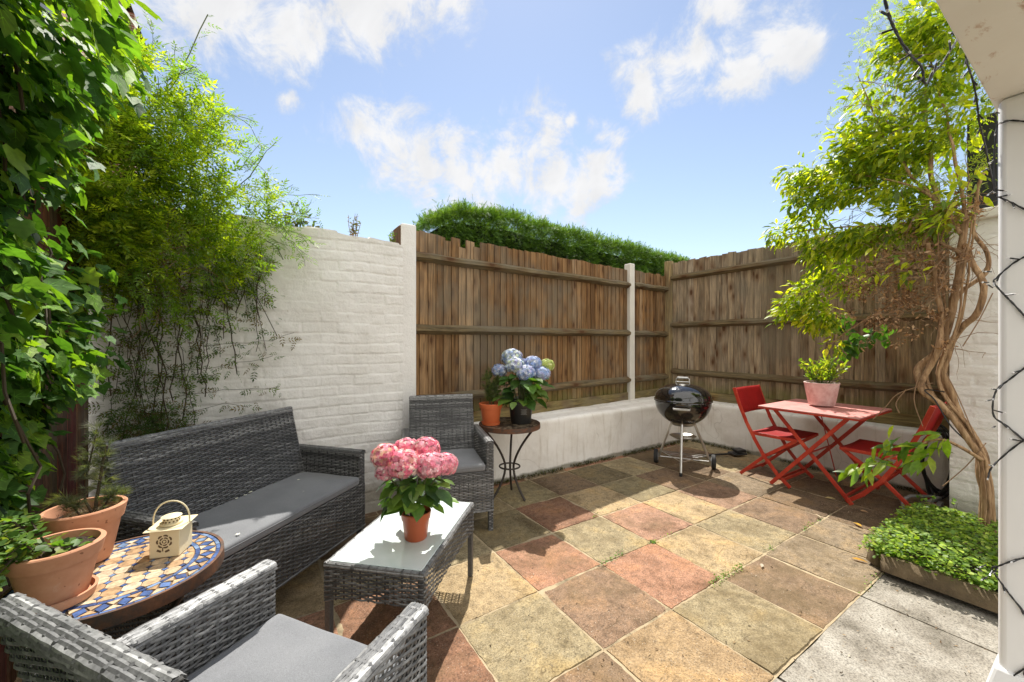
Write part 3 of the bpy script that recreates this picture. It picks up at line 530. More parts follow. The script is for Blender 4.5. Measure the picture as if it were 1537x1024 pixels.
# ---- house far behind the ivy
def house():
    X = -5.4; t = empty('brick_house', (X, 14, 0), 0, 'tall red brick terrace house seen past the ivy and jasmine', 'house')
    mb = MB(); mb.box((-4, -2.0, 5.9), (8, 14.8, 11.8)); mb.build('wall', 'house_brick', t)
    mb = MB(); mb.box((.12, -2.0, 11.72), (.3, 15.2, .25)); mb.build('eaves', 'house_trim', t)
    mb = MB(); mb.add([(.45, -9.7, 11.8), (.45, 5.6, 11.8), (-4, 5.6, 15), (-4, -9.7, 15), (-8.4, -9.7, 11.8), (-8.4, 5.6, 11.8)], [(0, 1, 2, 3), (3, 2, 5, 4), (0, 3, 4), (1, 5, 2)]); rf = mb.build('roof', 'roof_tile', t)
    mb = MB(); mb.box((-4, 1, 15.4), (.8, 1.6, 2)); mb.build('chimney', 'house_brick', rf)
    for y in (-7.5, -5, -2.5, 0, 2.6):
        for z in (4.5, 7.6, 10.2):
            mb = MB(); mb.box((.03, y, z), (.12, 1.15, 1.7)); w = mb.build('window', 'house_trim', t, bevel=.01)
            mb = MB(); mb.box((.085, y, z+.4), (.02, .95, .7)); mb.box((.085, y, z-.4), (.02, .95, .7)); mb.build('pane', 'window_glass', w)
    mb = MB(); mb.tube([(.1, 4.3, 0), (.1, 4.3, 11.6)], .06, 10); mb.build('drainpipe', 'house_trim', t)
    mb = MB(); mb.box((.35, 1.3, 5.5), (.7, .2, 11)); mb.build('buttress', 'house_brick', t)
house()
# ---- column and beam at the right edge
def column():
    t = empty('porch_column', (.537, -.49, 0), 0, 'smooth white painted porch column at the right edge, wound with dark string lights', 'column')
    mb = MB(); mb.box((.11, -.11, 1.09), (.22, .22, 2.16)); mb.build('shaft', 'column_paint', t, bevel=.022, segs=4, smooth=True)
    mb = MB(); mb.box((.11, -.11, .07), (.3, .3, .14), taper=.78); mb.build('base', 'column_paint', t, bevel=.01)
    mb = MB(); mb.box((-1.2, -.63, 2.3), (5.2, .31, .26)); tag(mb.build('porch_beam', 'beam_paint', bevel=.004), 'cream painted overhead beam with rust stains resting on the white column', 'beam')
column()

# ------------------------------------------------------------------ WICKER FURNITURE
GREYS = [(.07, .07, .07), (.095, .095, .094), (.06, .06, .06), (.125, .125, .123), (.08, .08, .079), (.17, .17, .167)]
def weave(mb, p00, p10, p11, p01, seed=0, pitch=.0098, rib=.031, amp=.0034, light=1.0, ribs=True, gap=.9):
    """flat strands over upright ribs between four corners; u runs p00->p10 (strand direction)"""
    r = random.Random(seed); P = [Vector(p) for p in (p00, p10, p11, p01)]
    W = ((P[1]-P[0]).length+(P[2]-P[3]).length)/2; H = ((P[3]-P[0]).length+(P[2]-P[1]).length)/2
    nrm = (P[1]-P[0]).cross(P[3]-P[0]).normalized()
    at = lambda u, v: (P[0]*(1-u)+P[1]*u)*(1-v)+(P[3]*(1-u)+P[2]*u)*v
    nr = max(1, round(H/pitch)); nb = max(2, round(W/rib)); ns = nb*3
    for k in range(nr):
        v0 = (k+(1-gap)/2)/nr; v1 = (k+1-(1-gap)/2)/nr; vs = []; fs = []; cs = []
        cb = GREYS[r.randrange(len(GREYS))]; cb2 = GREYS[r.randrange(len(GREYS))]; kk = r.uniform(.8, 1.25)*light
        for q in range(ns+1):
            u = q/ns; off = amp*1.15*math.sin(PI*q/3)*(1 if k % 2 == 0 else -1); w = .0005*r.uniform(-1, 1)
            vs += [at(u, v0)+nrm*(off-.0012), at(u, (v0+v1)/2)+nrm*(off+.0014+w), at(u, v1)+nrm*(off-.0012)]
            if q < ns:
                o = q*3; fs += [(o, o+3, o+4, o+1), (o+1, o+4, o+5, o+2)]
                e_ = kk*r.uniform(.9, 1.1); m_ = .5+.5*math.sin(q*.21+k*1.7); c = tuple((x*(1-m_)+y_*m_)*e_ for x, y_ in zip(cb, cb2)); cs += [c, c]
        mb.add(vs, fs, cs)
    if ribs:
        for q in range(nb):
            u = (q+.5)/nb; du = .0042/W; c = tuple(x*light*.8 for x in GREYS[r.randrange(3)])
            vs = []; fs = []
            for k in range(nr+1):
                v = k/nr; o = 0; vs += [at(u-du, v), at(u, v)+nrm*.0009, at(u+du, v)]
                if k < nr: b = k*3; fs += [(b, b+1, b+4, b+3), (b+1, b+2, b+5, b+4)]
            mb.add(vs, fs, c)
def wrap_edge(mb, a, b, half, across, seed, light=1.0, drop=.02, rows=4):
    """the weave carried over an edge from a to b: strands run along it; half = half width vector, across = outward vector"""
    a = Vector(a); b = Vector(b); h = Vector(half); o = Vector(across); prof = [-h*1.04-o*drop, -h*1.0-o*.002, -h*.62+o*.005, h*.62+o*.005, h*1.0-o*.002, h*1.04-o*drop]
    if (b-a).cross(h).dot(o) < 0: prof = prof[::-1]
    for k, (p, q) in enumerate(zip(prof, prof[1:])):
        w = (q-p).length; weave(mb, a+p, b+p, b+q, a+q, seed*7+k, pitch=max(.0085, min(w, .0095)), rib=.036, amp=.0007, light=light*1.25, ribs=k in (1, 2, 3), gap=.985)
def rounded_box(w, d, h, rad=.02, sag=.0, seed=0):
    bm = bmesh.new(); bmesh.ops.create_cube(bm, size=1)
    for v in bm.verts: v.co = Vector((v.co.x*w, v.co.y*d, v.co.z*h))
    bmesh.ops.bevel(bm, geom=list(bm.edges), offset=rad, segments=4, profile=.6, affect='EDGES')
    bmesh.ops.subdivide_edges(bm, edges=[e for e in bm.edges if e.calc_length() > .1], cuts=9, use_grid_fill=True)
    for v in bm.verts:
        k = (1-(2*v.co.x/w)**2)*(1-(2*v.co.y/d)**2)
        if v.co.z > 0: v.co.z += sag*k+.004*mnoise.noise(Vector((v.co.x*6+seed, v.co.y*6, seed)))
    return bm
def bm_obj(bm, name, mat, parent, smooth=True, loc=None):
    me = bpy.data.meshes.new(name); bm.to_mesh(me); bm.free(); me.materials.append(M[mat])
    if smooth: me.polygons.foreach_set('use_smooth', [True]*len(me.polygons))
    o = bpy.data.objects.new(name, me); COL.objects.link(o); o.parent = parent
    if loc: o.location = loc
    return o
def wicker_seat(name, label, cat, group, W, loc, rz, seed, D=.56, light=1.0, ZT=.875):
    """front at local y=0 facing -y, back towards +y"""
    t = empty(name, loc, rz, label, cat, group); h = W/2; ZB, ZS, ZA = .145, .415, .615; aw = .05
    mb = MB()   # seat box skirt
    weave(mb, (-h, .0, ZB), (h, .0, ZB), (h, .0, ZS), (-h, .0, ZS), seed, light=light)
    weave(mb, (h, D, ZB), (-h, D, ZB), (-h, D, ZS), (h, D, ZS), seed+1, light=light)
    for sx in (-1, 1):
        a, b = ((h, 0), (h, D)) if sx > 0 else ((-h, D), (-h, 0)); weave(mb, (a[0], a[1], ZB), (b[0], b[1], ZB), (b[0], b[1], ZS), (a[0], a[1], ZS), seed+3+sx, light=light)
    mb.box((0, D/2, ZS-.02), (W-.02, D-.02, .02), col=(.03, .03, .03)); wrap_edge(mb, (-h, .0, ZB), (h, .0, ZB), (0, .005, 0), (0, 0, -1), seed+5, light, .008)
    mb.build('seat_frame', 'wicker', t, smooth=True)
    for sx in (-1, 1):    # arms
        mb = MB(); xo = sx*h; xi = sx*(h-aw); f = .004; yb = D-.02
        def side(x, out):
            q = [(x, f, ZS-.005), (x, yb, ZS-.005), (x, yb, ZA+.005), (x, f, ZA)]
            if out < 0: q = [q[1], q[0], q[3], q[2]]
            weave(mb, *q, seed+10+sx+out, light=light)
        side(xo, sx); side(xi, -sx)
        weave(mb, (min(xo, xi), f, ZS), (max(xo, xi), f, ZS), (max(xo, xi), f, ZA), (min(xo, xi), f, ZA), seed+14, rib=.02, light=light)
        wrap_edge(mb, ((xo+xi)/2, f-.004, ZA), ((xo+xi)/2, yb, ZA+.005), (aw/2+.003, 0, 0), (0, 0, 1), seed+15+sx, light*1.15, .018)
        mb.build('arm', 'wicker', t, smooth=True)
    # backrest, leaning back
    mb = MB(); bw = h-.055; y0, y1, z0 = D-.165, D-.05, ZS-.01; th = .038; tz = ZT
    dy = Vector((0, y1-y0, tz-z0)).normalized(); n = Vector((0, -dy.z, dy.y))
    F = lambda x, s: Vector((x, y0+(y1-y0)*s, z0+(tz-z0)*s)); B = lambda x, s: F(x, s)-n*th
    weave(mb, F(-bw, 0), F(bw, 0), F(bw, 1), F(-bw, 1), seed+20, light=light); weave(mb, B(bw, 0), B(-bw, 0), B(-bw, 1), B(bw, 1), seed+21, light=light)
    weave(mb, F(bw, 0), B(bw, 0), B(bw, 1), F(bw, 1), seed+22, rib=.02, light=light); weave(mb, B(-bw, 0), F(-bw, 0), F(-bw, 1), B(-bw, 1), seed+23, rib=.02, light=light)
    m0 = (F(-bw, 1)+B(-bw, 1))/2; m1 = (F(bw, 1)+B(bw, 1))/2; wrap_edge(mb, m0, m1, n*(th/2+.003), dy, seed+24, light*1.1, .03, .03)
    for x in (-bw*.5, 0, bw*.5): mb.bar(F(x, .02)-n*th/2, F(x, .98)-n*th/2, .03, .012, col=(.02, .02, .02))
    mb.build('backrest', 'wicker', t, smooth=True)
    for sx in (-1, 1):
        for y in (.022, D-.022):
            mb = MB(); mb.box((sx*(h-.018), y, ZB/2+.015), (.03, .034, ZB+.03), col=(.06, .06, .06)); weave(mb, (sx*(h-.018)-.016, y-.0185, .004), (sx*(h-.018)+.016, y-.0185, .004), (sx*(h-.018)+.016, y-.0185, ZB), (sx*(h-.018)-.016, y-.0185, ZB), seed+30, rib=.016, ribs=False, light=light)
            mb.build('leg', 'wicker', t)
    cu = bm_obj(rounded_box(W-2*aw-.012, D-.12, .05, .018, .012, seed), 'cushion', 'cushion_fabric', t, True, (0, (D-.12)/2-.004, ZS+.026))
    a_, b_ = (W-2*aw-.012)/2-.001, (D-.12)/2-.001; mb = MB(); c_ = .016; P = []
    for cx_, cy_, a0 in ((a_-c_, b_-c_, 0), (-a_+c_, b_-c_, PI/2), (-a_+c_, -b_+c_, PI), (a_-c_, -b_+c_, 1.5*PI)): P += [(cx_+c_*math.cos(a0+q*PI/8), cy_+c_*math.sin(a0+q*PI/8), .008) for q in range(5)]
    mb.tube(P+[P[0]], .0032, 6, cap=False); mb.build('piping', 'cushion_fabric', cu, smooth='all')
    return t
g_ = 'grey wicker patio furniture'
u42 = R(42)
wicker_seat('wicker_sofa', 'long dark wicker sofa with grey seat cushion before the white brick wall', 'sofa', g_, 1.08,
            (-1.115-.54*math.cos(u42), 1.868-.54*math.sin(u42), 0), u42, 100)
u17 = R(-17)
wicker_seat('wicker_armchair', 'dark wicker armchair in the corner between the white end post and the small round table', 'armchair', g_, .6,
            (-.325-.3*math.cos(u17), 1.612-.3*math.sin(u17), 0), u17, 200, light=1.15)
wicker_seat('wicker_armchair', 'near wicker armchair seen from behind, pale grey cushion facing the glass coffee table', 'armchair', g_, .6,
            (-1.497, .487, 0), R(125.4), 300, light=1.6, ZT=.835, D=.575)
def coffee_table():
    rz = R(46.5); t = empty('coffee_table', (-1.07, 1.13, 0), rz, 'low wicker coffee table with frosted glass top under the pink hydrangea', 'coffee table', g_)
    L, W, H, ZB = .69, .43, .398, .245; x, y = L/2, W/2; mb = MB()
    for i, (a, b) in enumerate((((-x, -y), (x, -y)), ((x, -y), (x, y)), ((x, y), (-x, y)), ((-x, y), (-x, -y)))):
        n = 6
        for k in range(n):   # apron with a shallow arch, some gaps between the strands
            p = Vector(a).lerp(Vector(b), k/n); q = Vector(a).lerp(Vector(b), (k+1)/n); z = lambda s: ZB+.022*(1-(2*s-1)**4)
            weave(mb, (*p, z(k/n)), (*q, z((k+1)/n)), (*q, H), (*p, H), 400+i*10+k, rib=.03, gap=.86, amp=.003)
        d = Vector((*b, 0))-Vector((*a, 0)); nr = Vector((d.y, -d.x, 0)).normalized(); wrap_edge(mb, Vector((*a, H+.003))-nr*.008, Vector((*b, H+.003))-nr*.008, nr*.01, (0, 0, 1), 430+i, 1.3, .012)
    mb.build('apron', 'wicker', t, smooth=True)
    for sx in (-1, 1):
        for sy in (-1, 1):
            mb = MB(); mb.box((sx*(x-.014), sy*(y-.014), .2), (.026, .026, .39), col=(.07, .07, .07)); mb.build('leg', 'wicker', t, bevel=.004)
    mb = MB(); mb.box((0, 0, H+.0075), (L-.03, W-.03, .006)); mb.build('glass_top', 'frosted_glass', t, bevel=.0015)
    mb = MB(); mb.box((0, 0, H-.012), (L-.04, W-.04, .008), col=(.05, .05, .05)); mb.build('tray', 'wicker', t)
coffee_table()

# ------------------------------------------------------------------ ROUND MOSAIC TABLES
def mosaic_table(name, label, loc, Rr, H, pal, rim, seed, legs):
    t = empty(name, loc, 0, label, 'table'); r = random.Random(seed); cream, blue, dark = pal
    mb = MB(); mb.lathe([(0.001, H-.012), (Rr-.008, H-.012), (Rr-.008, H-.003)], n=64); mb.lathe([(Rr-.008, H-.0035), (.001, H-.0035)], n=64); mb.build('table_base', 'grout', t)
    tl = MB()
    def tile(pts, c, lift=0.0):
        cx = sum(p[0] for p in pts)/len(pts); cy = sum(p[1] for p in pts)/len(pts); sh = .0012
        q = []
        for px, py in pts:
            d = math.hypot(px-cx, py-cy) or 1; q.append((px-(px-cx)/d*sh, py-(py-cy)/d*sh))
        k = r.uniform(.82, 1.12); c = tuple(x*k for x in c); n = len(q); z = H+r.uniform(-.0004, .0004)+lift; sl = [r.uniform(-.0003, .0003) for _ in q]
        tl.add([(a, b, z+s) for (a, b), s in zip(q, sl)]+[(a, b, H-.006) for a, b in q], [tuple(range(n))]+[((i+1) % n, i, n+i, n+(i+1) % n) for i in range(n)], c)
    pol = lambda rr, a: (rr*math.cos(a), rr*math.sin(a))
    bl = lambda: blue[r.randrange(len(blue))]; cr = lambda: cream[r.randrange(len(cream))]
    k = Rr/.243
    def ring(r0, r1, n, cf):
        for i in range(n): a0, a1 = 2*PI*i/n, 2*PI*(i+1)/n; tile([pol(r0, a0), pol(r1, a0), pol(r1, a1), pol(r0, a1)], cf(i))
    ring(.222*k, .233*k, 44, lambda i: bl()); n = 30
    for i in range(n):
        a0, a1 = 2*PI*i/n, 2*PI*(i+1)/n; am = (a0+a1)/2; ri, ro, rm = .181*k, .221*k, .201*k
        tile([pol(ri, am), pol(rm, a0+.03), pol(ro, am), pol(rm, a1-.03)], bl()); tile([pol(ro, am+.02), pol(rm, a1), pol(ro, a1+(a1-a0)/2-.02)], cr()); tile([pol(ri, am+.02), pol(ri, a1+(a1-a0)/2-.02), pol(rm, a1)], cr())
    ring(.168*k, .18*k, 34, lambda i: bl())
    g = .041*k; Ri = .166*k; m = int(Ri/g)+2     # field: cream octagons with small blue diamonds
    def clip(pts): return all(math.hypot(*p) < Ri for p in pts)
    def clamp(pts): return [(p if math.hypot(*p) < Ri else (p[0]*Ri/math.hypot(*p), p[1]*Ri/math.hypot(*p))) for p in pts]
    c_ = .34*g
    for i in range(-m, m+1):
        for j in range(-m, m+1):
            x, y = i*g, j*g
            o = [(x-g/2+c_/1.4, y-g/2), (x+g/2-c_/1.4, y-g/2), (x+g/2, y-g/2+c_/1.4), (x+g/2, y+g/2-c_/1.4), (x+g/2-c_/1.4, y+g/2), (x-g/2+c_/1.4, y+g/2), (x-g/2, y+g/2-c_/1.4), (x-g/2, y-g/2+c_/1.4)]
            if sum(math.hypot(*p) < Ri for p in o) >= 4:
                tile(clamp(o), cr())
            xx, yy = x+g/2, y+g/2; d = [(xx-c_/1.5, yy), (xx, yy-c_/1.5), (xx+c_/1.5, yy), (xx, yy+c_/1.5)]
            if sum(math.hypot(*p) < Ri for p in d) >= 3: tile(clamp(d), bl())
    tl.build('mosaic', 'tile', t)
    mb = MB(); mb.lathe([(Rr-.009, H+.002), (Rr, H+.002), (Rr+.001, H-.034), (Rr-.004, H-.036), (Rr-.006, H-.012)], n=72); mb.build('rim', rim, t, smooth=True)
    for k_ in range(3):
        a = legs+k_*2*PI/3; P = []
        for s in np.linspace(0, 1, 16):
            rad = (.19*(1-s)**1.5+.06*math.sin(PI*s)*-1+.02+.2*max(0, s-.55)**1.2*1.15+.03*s)*Rr/.25*1.1; P.append((rad*math.cos(a), rad*math.sin(a), (H-.02)*(1-s)+.006*s))
        mb = MB(); mb.tube(P, .0095, 8); mb.build('leg', 'dark_iron', t, smooth=True)
    mb = MB(); P = [(.085*math.cos(2*PI*i/28), .085*math.sin(2*PI*i/28), .26) for i in range(29)]; mb.tube(P, .007, 6); mb.build('ring', 'dark_iron', t, smooth=True)
    return t
cream = [lin(206, 180, 146), lin(196, 168, 132), lin(214, 192, 162), lin(184, 150, 112)]; blue = [lin(72, 98, 150), lin(90, 116, 164), lin(62, 82, 130), lin(118, 140, 172)]
mosaic_table('mosaic_table', 'round blue and cream mosaic table with rusty rim, lantern standing on it', (-2.027, .89, 0), .243, .62, (cream, blue, None), 'rusty_iron', 3, .3)
br = [(.11, .075, .05), (.15, .11, .075), (.08, .055, .04)]; br2 = [(.3, .24, .17), (.22, .17, .12), (.05, .035, .028)]
mosaic_table('side_table', 'small dark brown round table beside the corner armchair under the blue hydrangea', (.085, 2.05, 0), .255, .62, (br2, br, None), 'rusty_iron', 8, -1.2)

# ------------------------------------------------------------------ POTS AND PLANTS
def pot(t, r0, r1, h, mat, rimh=.03, rimo=.008, wall=.008, saucer=None, z=0, soil=True, drop=.02, n=48):
    if saucer: mb = MB(); mb.lathe([(.001, .0), (saucer-.006, 0), (saucer, .022), (saucer-.007, .022), (saucer-.012, .008), (.001, .008)], n=n); mb.build('saucer', mat, t, smooth=True, loc=(0, 0, z+.001)); z += .009
    rm = r0+(r1-rimo-r0)*(h-rimh)/h
    mb = MB(); mb.lathe([(.001, .001), (r0-.004, .001), (r0, .006), (rm, h-rimh), (rm+rimo, h-rimh+.002), (r1, h-.003), (r1-.003, h), (r1-wall, h), (r1-wall-.003, h-.01), (rm-wall, h-rimh-.01), (r0-wall+.002, .012), (.001, .012)], n=n); mb.build('pot', mat, t, smooth=True, loc=(0, 0, z))
    if soil:
        rs = r1-wall-.004-(r1-r0)*drop/h; u = np.linspace(0, 1, 12); vs = [(0, 0, z+h-drop+.004)]; fs = []
        for i in range(1, 12):
            for j in range(36):
                a = 2*PI*j/36; q = rs*u[i]; vs.append((q*math.cos(a), q*math.sin(a), z+h-drop+.012*float(mnoise.noise(Vector((q*math.cos(a)*30, q*math.sin(a)*30, r1*50))))*(1-u[i]**6)))
        fs = [(0, 1+j, 1+(j+1) % 36) for j in range(36)]+[(1+(i-1)*36+j, 1+i*36+j, 1+i*36+(j+1) % 36, 1+(i-1)*36+(j+1) % 36) for i in range(1, 11) for j in range(36)]
        mb = MB(); mb.add(vs, fs); mb.build('soil', 'soil', t, smooth='all')
    return z+h-drop
def head(mb_list, c, r, cols, n, fl=.2, flat=.85):
    n = int(n*2.2)
    """one mop head of four-petalled florets"""
    c = np.array(c); i = np.arange(n)+.5; ph = np.arccos(1-1.72*i/n); th = PI*(1+5**.5)*i
    d = np.stack([np.cos(th)*np.sin(ph), np.sin(th)*np.sin(ph), np.cos(ph)], 1); d = unit(d+rng.normal(scale=.09, size=d.shape)); p = c+d*r*np.array([1, 1, flat])*rng.uniform(.8, 1.1, (n, 1))
    u = unit(np.cross(d, rdir(n))); w = np.cross(d, u); s = r*fl*rng.uniform(.8, 1.15, (n, 1)); V = []; F = []; Cc = []
    base = hues(n, cols, .22)
    for q in range(4):
        a = q*PI/2; e = u*math.cos(a)+w*math.sin(a); f = -u*math.sin(a)+w*math.cos(a)
        V += [np.stack([p+d*.001, p+e*s*.55-f*s*.42+d*s*.12, p+e*s*.98+d*s*.02, p+e*s*.55+f*s*.42+d*s*.12], 1)]; Cc.append(base*rng.uniform(.8, 1.12, (n, 1)))
    V = np.concatenate(V).reshape(-1, 3); F = np.arange(len(V)).reshape(-1, 4); mb_list.append((V, F, np.concatenate(Cc)))
    m = 60; d2 = rdir(m)   # inner buds that close the ball
    q = c+d2*r*.55; V2 = np.stack([q, q+unit(np.cross(d2, rdir(m)))*r*.5, q+unit(np.cross(d2, rdir(m)))*r*.5, q+rdir(m)*r*.4], 1).reshape(-1, 3); mb_list.append((V2, np.arange(len(V2)).reshape(-1, 4), hues(m, cols)*.7))
def hydrangea(t, z0, heads, leafc, spread, zr, nleaf, size, seed):
    for (c, r, cols, n) in heads:
        L = []; head(L, c, r, cols, n); V = []; F = []; Cc = []; k = 0
        for v, f, cc in L: V.append(v); F.append(f+k); k += len(v); Cc.append(cc)
        mesh_np('flower_head', np.concatenate(V), np.concatenate(F), np.clip(np.concatenate(Cc), 0, 1), 'petal', t)
    mb = MB(); rr = random.Random(seed)
    for (c, r, cols, n) in heads: mb.tube([(c[0]*.12, c[1]*.12, z0-.01), (c[0]*.4, c[1]*.4, z0+(c[2]-z0)*.5), (c[0]*.95, c[1]*.95, c[2]-r*.3)], [.0055, .0045, .0035], 6)
    mb.build('stems', 'green_stem', t, smooth=True)
    a = rng.uniform(0, 2*PI, nleaf); f = rng.random(nleaf); rad = spread*(.12+.5*rng.random(nleaf)); z = z0+zr[0]+(zr[1]-zr[0])*f
    P = np.stack([np.cos(a)*rad, np.sin(a)*rad, z], 1); D = np.stack([np.cos(a), np.sin(a), rng.uniform(-.85, .25, nleaf)], 1); Nn = np.stack([np.cos(a)*.5, np.sin(a)*.5, np.ones(nleaf)], 1)+rng.normal(scale=.35, size=(nleaf, 3))
    scatter('leaves', T_OVATE, P, D, Nn, size*rng.uniform(.6, 1.15, nleaf), hues(nleaf, leafc, .25), 'flower_leaf', t)
PINK = [lin(244, 174, 190), lin(240, 150, 172), lin(248, 206, 210), lin(242, 168, 178), lin(250, 226, 216), lin(232, 124, 150)]
BLUE = [lin(166, 186, 220), lin(190, 204, 228), lin(142, 166, 208), lin(224, 230, 236), lin(186, 186, 220)]; BLW = BLUE+[lin(220, 228, 214), lin(206, 220, 190), lin(214, 224, 232)]; GRN = [lin(196, 208, 120), lin(176, 196, 110), lin(210, 216, 160)]
DKL = [(.06, .13, .025), (.08, .16, .03), (.045, .1, .022), (.12, .2, .035)]
t = empty('pink_hydrangea', (-1.082, 1.018, .407), 0, 'pink hydrangea in a brown plastic pot on the glass coffee table', 'potted plant')
z = pot(t, .05, .068, .125, 'brown_plastic', .034, .004, .004)
HX = RV*1; HY = FV*1   # spread the heads as seen across and along the viewing direction
def hp(a, b, c): v = HX*a+HY*b; return (v.x, v.y, c)
hydrangea(t, z, [(hp(-.135, -.01, .375), .062, PINK+[lin(244, 200, 170)], 190), (hp(-.06, .06, .385), .06, PINK, 180), (hp(-.035, -.075, .36), .068, PINK+[lin(240, 176, 160)], 210), (hp(.035, .045, .39), .062, PINK, 190), (hp(.075, -.05, .345), .064, PINK[:4], 200), (hp(.135, -.02, .34), .056, PINK[:4], 170), (hp(-.125, -.05, .315), .042, PINK, 120), (hp(.0, .11, .36), .055, PINK, 150)],
          DKL+[(.12, .2, .04)], .2, (.05, .19), 62, .1, 4)
t = empty('blue_hydrangea', (.165, 2.0, .622), 0, 'blue hydrangea in a black plastic pot on the small dark table', 'potted plant')
z = pot(t, .083, .108, .185, 'black_plastic', .02, .004, .004)
mb = MB()
for k in range(5): v = -FV*.1015; mb.box((v.x+RV.x*.022, v.y+RV.y*.022, .125-k*.009), (.05-.012*(k % 2), .0016, .0028), rz=YAW, rot=Matrix.Rotation(YAW, 3, 'Z') @ Matrix.Rotation(R(-8), 3, 'X'))
mb.build('printed_label', 'pot_print', t)
hydrangea(t, z, [(hp(-0.180, 0.000, 0.435), .062, BLUE, 170), (hp(-0.075, 0.050, 0.540), .085, BLW, 230), (hp(-0.050, -0.050, 0.480), .075, BLW, 210), (hp(0.040, -0.080, 0.420), .075, BLUE, 220), (hp(0.100, 0.030, 0.490), .072, BLUE, 210), (hp(0.175, -0.030, 0.410), .066, BLUE, 190), (hp(0.220, 0.050, 0.475), .062, GRN, 160), (hp(.0, .13, .47), .07, BLUE, 160), (hp(-.17, .09, .43), .055, BLUE, 120)],
          DKL, .3, (.02, .24), 95, .13, 5)
def feathery(t, z, n, hgt, rad, cols, size, T=T_NEEDLE, mat='ground_leaf', stems=7):
    mb = MB(); P = []; D = []; rr = random.Random(n)
    for k in range(stems):
        a = rr.uniform(0, 2*PI); l = rr.uniform(.5, 1); e = Vector((math.cos(a)*rad*rr.uniform(.3, 1), math.sin(a)*rad*rr.uniform(.3, 1), z+hgt*l)); b = Vector((e.x*.25, e.y*.25, z-.01)); m_ = (b+e)/2+Vector((rr.uniform(-.01, .01), rr.uniform(-.01, .01), .02))
        mb.tube([b, m_, e], [.003, .0022, .0012], 5)
        for q in range(n//stems):
            s = rr.uniform(.15, 1.0); p = b.lerp(e, s)+Vector((rr.gauss(0, .1*rad), rr.gauss(0, .1*rad), 0)); P.append(tuple(p)); D.append((rr.gauss(0, .5)+e.x*2, rr.gauss(0, .5)+e.y*2, rr.uniform(.2, 1)))
    mb.build('stems', 'green_stem', t); N_ = len(P); scatter('leaves', T, P, D, rdir(N_)+[0, 0, .8], size*rng.uniform(.6, 1.2, N_), hues(N_, cols, .25), mat, t)
t = empty('herb_pot', (-.075, 2.085, .622), 0, 'feathery green herb in a bright orange clay pot on the dark table', 'potted plant')
z = pot(t, .066, .098, .165, 'orange_clay', .04, .006, .008, saucer=.078); feathery(t, z, 260, .3, .075, [(.07, .1, .03), (.1, .13, .04), (.13, .14, .05), (.05, .08, .025)], .045)
t = empty('herb_pot', (2.59, .745, .728), 0, 'yellow green leafy plant in a pale pink washed pot on the red folding table', 'potted plant')
z = pot(t, .098, .132, .205, 'pink_wash', .012, .001, .012, drop=.015)
feathery(t, z, 330, .25, .19, [(.16, .24, .03), (.24, .3, .04), (.1, .17, .03), (.3, .32, .06)], .062, T_LANCE, 'shrub_leaf', 22)
# the two big terracotta pots on the mosaic table
t = empty('terracotta_pot', (-2.135, .785, .623), 0, 'terracotta pot on a saucer with trailing leafy herb on the mosaic table', 'potted plant')
z = pot(t, .06, .093, .14, 'terracotta', .04, .006, .011, saucer=.078, drop=.016)
mb = MB(); rr = random.Random(12); P = []; D = []
for k in range(15):
    a = rr.uniform(1.7, 4.4); l = rr.uniform(.1, .2); b = Vector((math.cos(a)*.04, math.sin(a)*.04, z)); e = b+Vector((math.cos(a)*l*.85, math.sin(a)*l*.7, rr.uniform(-.02, .11))); m_ = (b+e)/2+Vector((0, 0, .04)); mb.tube([b, m_, e], [.0028, .0022, .0012], 5)
    for q in range(26): s = rr.uniform(.2, 1); p = (b.lerp(m_, s*2) if s < .5 else m_.lerp(e, s*2-1)); P.append(p+Vector((rr.gauss(0, .006), rr.gauss(0, .006), rr.gauss(0, .006)))); D.append((rr.gauss(0, 1), rr.gauss(0, 1), rr.uniform(-.1, .7)))
for k in range(40): a = rr.uniform(0, 6.28); q = rr.uniform(0, .085); P.append(Vector((q*math.cos(a), q*math.sin(a), z+.01))); D.append((rr.gauss(0, 1), rr.gauss(0, 1), rr.uniform(.2, 1)))
mb.build('stems', 'dark_stem', t); n = len(P); scatter('leaves', T_ROUND, [tuple(p) for p in P], D, rdir(n)*.5+[0, 0, 1], .024*rng.uniform(.6, 1.3, n), hues(n, [(.1, .19, .04), (.15, .25, .05), (.07, .13, .03), (.2, .24, .05)], .2), 'ground_leaf', t)
t = empty('terracotta_pot', (-2.14, 1.015, .623), 0, 'taller terracotta pot with straggly rosemary stem on the mosaic table', 'potted plant')
z = pot(t, .06, .096, .168, 'terracotta', .046, .006, .012, drop=.03)
mb = MB(); P = []; D = []
stems = [((.02, .0), [(.025, .0, .05), (.03, .01, .12), (.035, .02, .2), (.045, .02, .26)], .006), ((.02, .0), [(.0, .0, .06), (.0, .02, .16), (.01, .02, .24), (.02, .03, .33)], .004), ((.0, -.01), [(-.02, -.02, .05), (-.04, -.03, .08)], .003), ((.03, .0), [(.05, .01, .05), (.07, .02, .07)], .003)]
for (b, pts, w) in stems:
    L = [Vector((b[0], b[1], z-.01))]+[Vector((x, y, z+h*.8)) for x, y, h in pts]; mb.tube(L, [w*(1-.6*i/len(L)) for i in range(len(L))], 6)
    for q in range(46): s = rr.uniform(.35, 1)*(len(L)-1); i = min(int(s), len(L)-2); p = L[i].lerp(L[i+1], s-i)+Vector((rr.gauss(0, .006), rr.gauss(0, .006), rr.gauss(0, .006))); P.append(tuple(p)); D.append((rr.gauss(0, .8), rr.gauss(0, .8), rr.uniform(0, 1)))
mb.build('stems', 'dark_stem', t); n = len(P); scatter('leaves', T_NEEDLE, P, D, rdir(n), .034*rng.uniform(.7, 1.2, n), hues(n, [(.14, .16, .09), (.2, .21, .12), (.1, .12, .07)], .2), 'ground_leaf', t)
